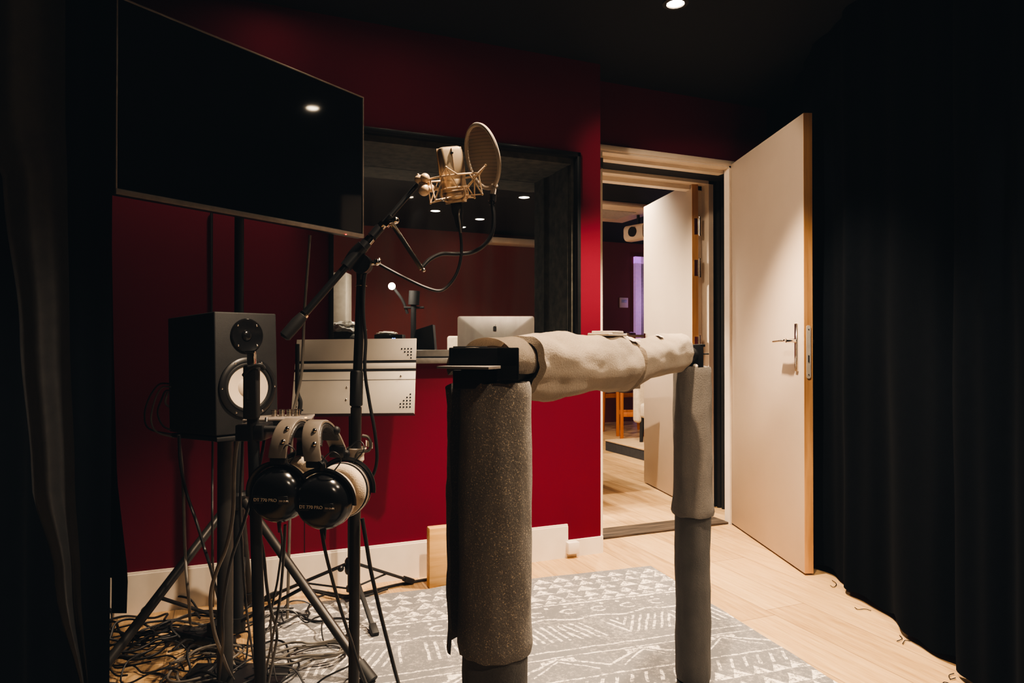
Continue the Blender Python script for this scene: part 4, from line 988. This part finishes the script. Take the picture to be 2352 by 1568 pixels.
def aimed(label, x, y, tgt, e, ang, bl, col=WARM):
    dv = V(tgt) - V((x, y, HC - .03))
    lamp(label, x, y, .034, LAMPW, e, ang, bl, col, G1, tilt=dv.to_track_quat('-Z', 'Y').to_euler())
aimed('unseen studio downlight added to fill the open white door with light', .9, 2.42, (2.50, 2.80, 1.55), 60, 48, .4)  # added fill for the upper door and frame, out of view
aimed('unseen downlight added behind the television to light the red wall', .15, 2.70, (-.15, 2.935, 1.60), 40, 64, .5)  # added out of view to brighten the wall below the television
G2 = 'recessed downlights of the control room'
for i, (px, py) in enumerate(((1000, 485), (1060, 522), (1102, 504), (1204, 454))):
    p = PF(px, py, HC - .008)
    lamp(('control room downlight seen beside the microphone plug', 'control room downlight seen behind the microphone cable', 'control room downlight seen inside the gooseneck curve', 'control room downlight seen next to the felt reveal')[i], p.x, p.y, .05, LAMPC, (60, 0, 0, 60)[i], 130, .6, (1, .82, .6), G2)
lamp('unseen control room downlight added above the desk to light the inner door', 2.25, 4.7, .04, LAMPC, 130, 135, .6, (1, .80, .56), G2)  # added where the reveal hides it, lights inner door and floor
lamp('unseen control room downlight added beyond the inner doorway to light its leaf', 2.77, 4.48, .04, LAMPC, 110, 130, .6, (1, .82, .6), G2)  # added behind the frame head, placed to light the leaf's near face
lamp('unseen downlight added above the desk shelf to light the computer back', 1.5, 3.78, .04, LAMPC, 210, 130, .6, (1, .82, .6), G2)  # added above the window soffit to brighten the computer's back

# ------------------------------------------------------------------ control room seen through window and doorway
dk = Thing('mixing_desk', 'dark mixing desk with raised back shelf behind the window', 'desk', (1.4, 4.2, 0))
b = BM(); bx(b, (.35, 3.66, .955), (1.95, 3.98, .985), .003); dk.part('shelf', b, BLACKM)
b = BM(); bx(b, (.35, 3.98, .72), (2.6, 4.9, .75), .003); dk.part('worktop', b, SILL)
for x, y in ((.38, 3.7), (1.9, 3.7)):
    b = BM(); bx(b, (x, y, 0), (x + .04, y + .25, .955)); dk.part('leg', b, BLACKM)
for x, y in ((.4, 4.8), (2.52, 4.8)):
    b = BM(); bx(b, (x, y, 0), (x + .05, y + .05, .72)); dk.part('leg', b, BLACKM)
IZ = 4.66
im = Thing('desktop_computer', 'aluminium all in one desktop computer seen from behind', 'computer', P(1139, 870, IZ))
ia, ib = P(1051, 728, IZ), P(1227, 724, IZ); IW = (ib - ia).length; IH = .40
ixx = (ib - ia); ixx.z = 0; ixx.normalize(); iyy = V((-ixx.y, ixx.x, 0)); tp = (ia.z + ib.z) / 2
IM = frame(V(((ia.x + ib.x) / 2, (ia.y + ib.y) / 2, tp - IH / 2)), ixx, Z_, -iyy)      # local z toward camera
b = BM(); pr = rrect(IW, IH, .016)
rings(b, [[IM @ V((x, y, 0)) for x, y in pr], [IM @ V((x, y, .004)) for x, y in pr]] + [[IM @ V((x * (1 - q * .8), y * (1 - q * .8), .004 + .030 * sin(q * pi / 2))) for x, y in pr] for q in (.04, .12, .25, .45, .7, 1.0)])
im.part('back_shell', b, ALU, ang=60)
b = BM()   # bitten fruit mark with leaf
ap = []
for k in range(40):
    a = 2 * pi * k / 40; r_ = .0135 * (1 + .10 * cos(2 * a) * -1) ; x, y = r_ * 1.02 * cos(a), r_ * 1.08 * sin(a)
    if y > .008: y -= .0035 * math.exp(-(x / .004) ** 2)
    if y < -.01: y += .002 * math.exp(-(x / .004) ** 2)
    dxb, dyb = x - .0185, y - .001
    if math.hypot(dxb, dyb) < .0085:
        k_ = .0085 / max(math.hypot(dxb, dyb), 1e-6); x, y = .0185 + dxb * k_, .001 + dyb * k_
    ap.append((x, y))
lm = IM @ Matrix.Translation((-.006, IH / 2 - .082, .033)); prism(b, ap, .0015, lm)
prism(b, [(.001, .0155), (.0015, .020), (.0055, .0235), (.0062, .0225), (.0050, .0175)], .0015, lm); im.part('logo', b, BLACKM, label='dark bitten apple logo')
b = BM(); pst = IM @ V((0, -IH / 2 + .02, -.01)); box(b, (0, 0, (pst.z - .75) / 2 + .06), (.17, .008, pst.z - .75 + .10), frame(V((pst.x, pst.y, .752)), ixx, iyy, Z_), .002); box(b, (0, .05, .004), (.17, .18, .008), frame(V((pst.x, pst.y, .7505)), ixx, iyy, Z_), .002); im.part('foot', b, ALU)
# things on the shelf behind the glass
def onY(px, Y): p = PY(px, 800, Y); return V((p.x, Y, .985))
bgp = onY(794, 3.8); bs = Thing('equipment_bag', 'black bag topped with crumpled clear plastic on the shelf', 'bag', bgp)
b = BM()
def lump(rx, ry, rz, c, sd, am):
    bb = BM(); bmesh.ops.create_icosphere(bb, subdivisions=4, radius=1)
    for v in bb.verts:
        n_ = v.co.copy(); k = 1 + am * noise.noise(n_ * 2.2 + V((sd, 0, 0))) + am * .6 * noise.noise(n_ * 5 + V((sd, 3, 0)))
        v.co = V((n_.x * rx * k, n_.y * ry * k, max(n_.z * rz * k, -rz * .8))) + c + Z_ * rz * .8
    return bb
bs.part('bag_body', lump(.10, .09, .065, bgp, 1, .18), RUBBER); bs.part('plastic_wrap', lump(.09, .08, .035, bgp + Z_ * .095, 5, .4), PLASTIC)
ip = onY(896, 3.8); ai = Thing('audio_interface', 'small black audio interface with blue lights and a folded cloth on top', 'audio interface', ip)
IMX = frame(ip, R_, F_, Z_)
b = BM(); box(b, (0, 0, .045), (.155, .12, .09), IMX, .004); ai.part('case', b, BLACK)
b = BM()
for x in (.025, .036): lathe(b, [(.005, 0), (.004, .002)], frame(IMX @ V((x, -.0605, .066)), R_, Z_, -F_), 10)
ai.part('status_light', b, LEDB)
single('folded_cloth', lump(.055, .04, .010, ip + Z_ * .09 - R_ * .015, 9, .25), TAPE, 'cream folded cloth lying on the audio interface', 'cloth')
mp = onY(975, 3.82); sm2 = Thing('desktop_speaker', 'small dark wedge shaped speaker on the shelf behind the glass', 'loudspeaker', mp)
b = BM(); pl_ = [(-.068, 0), (.066, 0), (.054, .148), (-.042, .118)]; prism(b, pl_, .12, frame(mp + F_ * -.06, R_, Z_, F_)); sm2.part('cabinet', b, M('dark blue black plastic', (.02, .024, .035), .4))
b = BM(); prism(b, [(-.056, .012), (.052, .012), (.044, .132), (-.034, .106)], .002, frame(mp - F_ * .0625, R_, Z_, F_)); sm2.part('grille', b, BLACKM)
b = BM(); ball(b, onY(938, 3.74) + Z_ * .016, .018, (.9, .9, .9)); rod(b, onY(941, 3.74) + Z_ * .001, onY(936, 3.74) + Z_ * .028, .010); single('chrome_knob', b, CHROME, 'small chrome cap shining on the shelf beside the wedge speaker', 'cap')
lpX = P(948, 800, 5.6); fl = Thing('floor_lamp', 'dark floor lamp with a bright bulb in front of the far red wall', 'floor lamp', V((lpX.x, lpX.y, 0)))
L0 = V((lpX.x, lpX.y, 0))
b = BM(); rod(b, L0, P(950, 668, 5.6), .022); rod(b, P(950, 700, 5.6), P(952, 668, 5.6), .045); rod(b, P(928, 706, 5.6), P(974, 706, 5.6), .010); fl.part('pole', b, BLACKW)
b = BM(); tube(b, [P(936, 720, 5.62), P(925, 690, 5.6), P(905, 662, 5.55)], .012, 8); fl.part('arm', b, BLACKW)
b = BM(); lathe(b, [(.16, 0), (.16, .02), (.03, .03)], Matrix.Translation(L0), 24); fl.part('base', b, BLACKW)
b = BM(); ball(b, P(900, 657, 5.5), .028); fl.part('bulb', b, M('bare bulb', (1, .9, .8), .5, em=(1, .86, .68), es=40))
L = bpy.data.lights.new('bulb glow', 'POINT'); L.energy = 40; L.color = (1, .8, .6); L.shadow_soft_size = .04
o = bpy.data.objects.new('bulb_glow', L); o.parent = fl.o; o.location = P(900, 657, 5.4) - L0; COL.objects.link(o)
cb_ = P(760, 800, 4.9); b = BM(); pl_ = PF(758, 1110, 0)
b = BM(); a0 = P(726, 700, 5.6); a1 = P(795, 700, 5.6)
box(b, (0, .1, .81), ((a1 - a0).length, .2, 1.62), frame(V(((a0.x + a1.x) / 2, (a0.y + a1.y) / 2, 0)), R_, F_, Z_), .01); single('tall_cabinet', b, M('grey beige laminate', (.20, .185, .16), .6), 'tall grey beige cabinet at the edge of the window', 'cabinet')
# white chair beside the computer
ch = Thing('office_chair', 'cream office chair whose back shows beside the computer', 'chair', P(1036, 900, 5.2) * 1)
ch.o.location = V((P(1036, 800, 5.75).x, P(1036, 800, 5.75).y, 0)); ch.loc = ch.o.location.copy(); c0 = ch.loc
KM = frame(c0, R_, F_, Z_)
b = BM(); box(b, (.03, 0, .87), (.10, .30, .45), KM, .02, 3); ch.part('backrest', b, CREAM)
b = BM(); box(b, (.28, 0, .47), (.45, .45, .09), KM, .03, 3); ch.part('seat', b, CREAM)
b = BM(); rod(b, KM @ V((.28, 0, .06)), KM @ V((.28, 0, .43)), .025)
for k in range(5): rod(b, KM @ V((.28, 0, .08)), KM @ V((.28 + .26 * cos(k * 1.2566), .26 * sin(k * 1.2566), .03)), .016)
ch.part('base', b, BLACKM)

# through the doorway
b = BM(); ca = PF(1430, 503, HC); bx(b, (ca.x - .95, ca.y - .78, HC - .045), (ca.x, ca.y, HC - .001), .012)
acx = Thing('ceiling_cassette', 'white ceiling air conditioning cassette beyond the doorway', 'air conditioner', (ca.x - .47, ca.y - .39, HC - .045)); acx.part('panel', b, WHITE2)
b = BM(); bx(b, (ca.x - .75, ca.y - .58, HC - .052), (ca.x - .2, ca.y - .2, HC - .044)); acx.part('intake_grille', b, GREYD)
b = BM(); s0 = P(1120, 555, 8.35); bx(b, (s0.x, YF - .22, 2.26), (s0.x + .9, YF - .001, 2.33), .01); single('wall_shelf', b, WHITE2, 'white shallow shelf high on the far red wall', 'shelf')
pj = Thing('spotlight', 'white round spotlight fixture hung near the inner door', 'spotlight', P(1463, 534, 7.0))
pm = frame(P(1466, 534, 7.0), (R_ * .8 + F_ * .6).normalized(), (F_ * .8 - R_ * .6).normalized(), Z_)
b = BM(); prism(b, rrect(.16, .16, .05), .26, pm @ Matrix.Rotation(radians(90), 4, 'X') @ Matrix.Translation((0, 0, -.13))); pj.part('housing', b, WHITE2)
b = BM(); lathe(b, [(.066, 0), (.066, .02), (.055, .02), (.05, .005), (.001, .004)], aim(pm @ V((-.0, -.125, 0)), -pm.col[1].xyz), 28); lathe(b, [(.05, 0), (.05, .02), (.001, .02)], aim(pm @ V((-.078, 0, 0)), -pm.col[0].xyz), 28); pj.part('lens', b, BLACKM)
b = BM(); rod(b, pm @ V((0, 0, .07)), V((pm[0][3], pm[1][3], HC)), .015); pj.part('bracket', b, BLACKM)
sw = PY(1432, 695, YF); b = BM(); box(b, (sw.x, YF - .008, sw.z), (.13, .016, .135), None, .004)
swt = Thing('wall_switch', 'white square wall panel switch beside the lilac lit door frame', 'switch', (sw.x, YF, sw.z - .07)); swt.part('plate', b, WHITE2)
b = BM(); box(b, (sw.x, YF - .017, sw.z + .02), (.08, .004, .04), None, .001); swt.part('display', b, M('pale blue display', (.45, .5, .62), .4))
d3 = Thing('door_3', 'pale grey door with lilac lit frame in the far wall', 'door', (PY(1480, 795, YF).x, YF, 0), kind='structure')
x0 = PY(1455, 795, YF).x; tz = PY(1460, 590, YF).z
b = BM(); bx(b, (x0, YF - .05, 0), (x0 + .09, YF - .001, tz)); bx(b, (x0, YF - .05, tz - .09), (x0 + 1.0, YF - .001, tz)); bx(b, (x0 + .92, YF - .05, 0), (x0 + 1.0, YF - .001, tz)); d3.part('door_frame', b, LILAC)
b = BM(); bx(b, (x0 + .09, YF - .035, 0.005), (x0 + .92, YF - .002, tz - .09)); d3.part('leaf', b, GREYD)
b = BM(); hq = PY(1472, 790, YF - .05); box(b, (x0 + .15, YF - .04, 1.02), (.04, .012, .12), None, .003); d3.part('handle_plate', b, M('teal sticker', (.25, .5, .55), .4))
pa, pb2 = PF(1391, 1034, 0), PF(1481, 1058, 0)
pxx = V((pb2.x - pa.x, pb2.y - pa.y, 0)).normalized(); pyy = V((-pxx.y, pxx.x, 0))
if pyy.dot(F_) < 0: pyy = -pyy
PMx = frame(V((pa.x, pa.y, 0)), pxx, pyy, Z_)
pt_ = Thing('platform', 'low platform with dark carpet sides and birch top beyond the doorway', 'platform', V((pa.x, pa.y, 0)))
b = BM(); box(b, (.65, .45, .045), (1.3, .9, .088), PMx); pt_.part('side', b, M('dark grey carpet', (.045, .045, .05), .95))
b = BM(); box(b, (.65, .45, .097), (1.31, .91, .014), PMx, .003); pt_.part('top', b, PLAT)
b = BM(); box(b, (.66, .47, .1045), (1.22, .82, .0015), PMx); pt_.part('inlay', b, m_wood('lighter birch inlay', (.52, .38, .22), (.68, .52, .33), st=(1, 9, 9)))
# armchair on platform
am_ = Thing('armchair', 'cream armchair standing on the low platform', 'armchair', PMx @ V((.42, .45, .105))); KM = frame(am_.loc, pxx, pyy, Z_)
b = BM(); box(b, (.12, 0, .30), (.50, .52, .14), KM, .03, 3); am_.part('seat', b, CREAM)
b = BM(); box(b, (.12, .24, .55), (.62, .12, .55), KM, .04, 3); am_.part('backrest', b, CREAM)
for s_ in (-1, 1):
    b = BM(); box(b, (.12 + s_ * .29, 0, .40), (.10, .56, .44), KM, .03, 3); am_.part('armrest', b, CREAM)
for s_ in (-1, 1):
    for r_ in (-1, 1):
        b = BM(); rod(b, KM @ V((.12 + s_ * .25, r_ * .22, .24)), KM @ V((.12 + s_ * .26, r_ * .23, 0)), .024, 12, .016); am_.part('leg', b, BLACKM)
# bar stool and bar table
s1 = P(1440, 800, 7.55); bt = Thing('bar_stool', 'orange wooden bar stool near the platform', 'stool', V((s1.x, s1.y, 0))); KM = frame(bt.loc, R_, F_, Z_)
b = BM(); box(b, (.06, 0, .74), (.36, .34, .035), KM, .01); bt.part('seat', b, ORANGE)
for x, y in ((-.08, -.14), (.20, -.14), (-.08, .14), (.20, .14)):
    b = BM(); box(b, (x, y, .36), (.034, .034, .72), KM, .004); bt.part('leg', b, ORANGE)
b = BM(); box(b, (.06, -.14, .27), (.28, .03, .05), KM, .004); box(b, (.06, .14, .27), (.28, .03, .05), KM, .004); bt.part('stretcher', b, ORANGE)
tb_ = P(1396, 800, 8.3); tbx = Thing('bar_table', 'white topped high table with orange legs at the far wall', 'table', V((tb_.x, tb_.y, 0))); KM = frame(tbx.loc, V((1, 0, 0)), V((0, 1, 0)), Z_)
b = BM(); box(b, (.1, .1, 1.135), (.75, .6, .03), KM, .006); tbx.part('top', b, WHITE2)
for x, y in ((-.16, -.14), (.36, -.14), (-.16, .34), (.36, .34)):
    b = BM(); rod(b, KM @ V((x * .75 + .02, y * .8, 1.12)), KM @ V((x, y, 0.0)), .028, 10); tbx.part('leg', b, ORANGE)
b = BM(); box(b, (.1, -.13, .42), (.5, .03, .05), KM); tbx.part('stretcher', b, ORANGE)
b = BM(); q_ = KM @ V((.28, -.02, 1.1505)); lathe(b, [(.09, 0), (.09, .02), (.07, .03), (.02, .04)], Matrix.Translation(q_), 24); single('round_dish', b, STEEL, 'shiny round dish on the white high table', 'dish')
b = BM(); wb = P(1367, 800, 6.2); 
hl = bpy.data.lights.new('lilac glow', 'POINT'); hl.energy = 6; hl.color = (.75, .45, 1); hl.shadow_soft_size = .15
o = bpy.data.objects.new('lilac_glow', hl); o.location = (x0 + .5, YF - .5, 1.6); COL.objects.link(o)

# ------------------------------------------------------------------ camera, world, colour
cam = bpy.data.cameras.new('camera'); cam.sensor_width = 36; cam.lens = 24; cam.clip_start = .05
co = bpy.data.objects.new('camera', cam); COL.objects.link(co); co.location = CAM; co.rotation_euler = (pi / 2 + PITCH, 0, -YAW); S.camera = co
wd = bpy.data.worlds.new('world'); S.world = wd; wd.use_nodes = True
wd.node_tree.nodes['Background'].inputs[0].default_value = (.3, .45, .6, 1); wd.node_tree.nodes['Background'].inputs[1].default_value = .01
S.view_settings.view_transform = 'AgX'
S.view_settings.look = 'AgX - High Contrast'
S.view_settings.use_curve_mapping = True
S.view_settings.curve_mapping.black_level = (-.010, -.0125, -.0145)
S.view_settings.curve_mapping.update()
S.view_settings.exposure = 0.0
S.cycles.use_denoising = True
S.cycles.max_bounces = 8
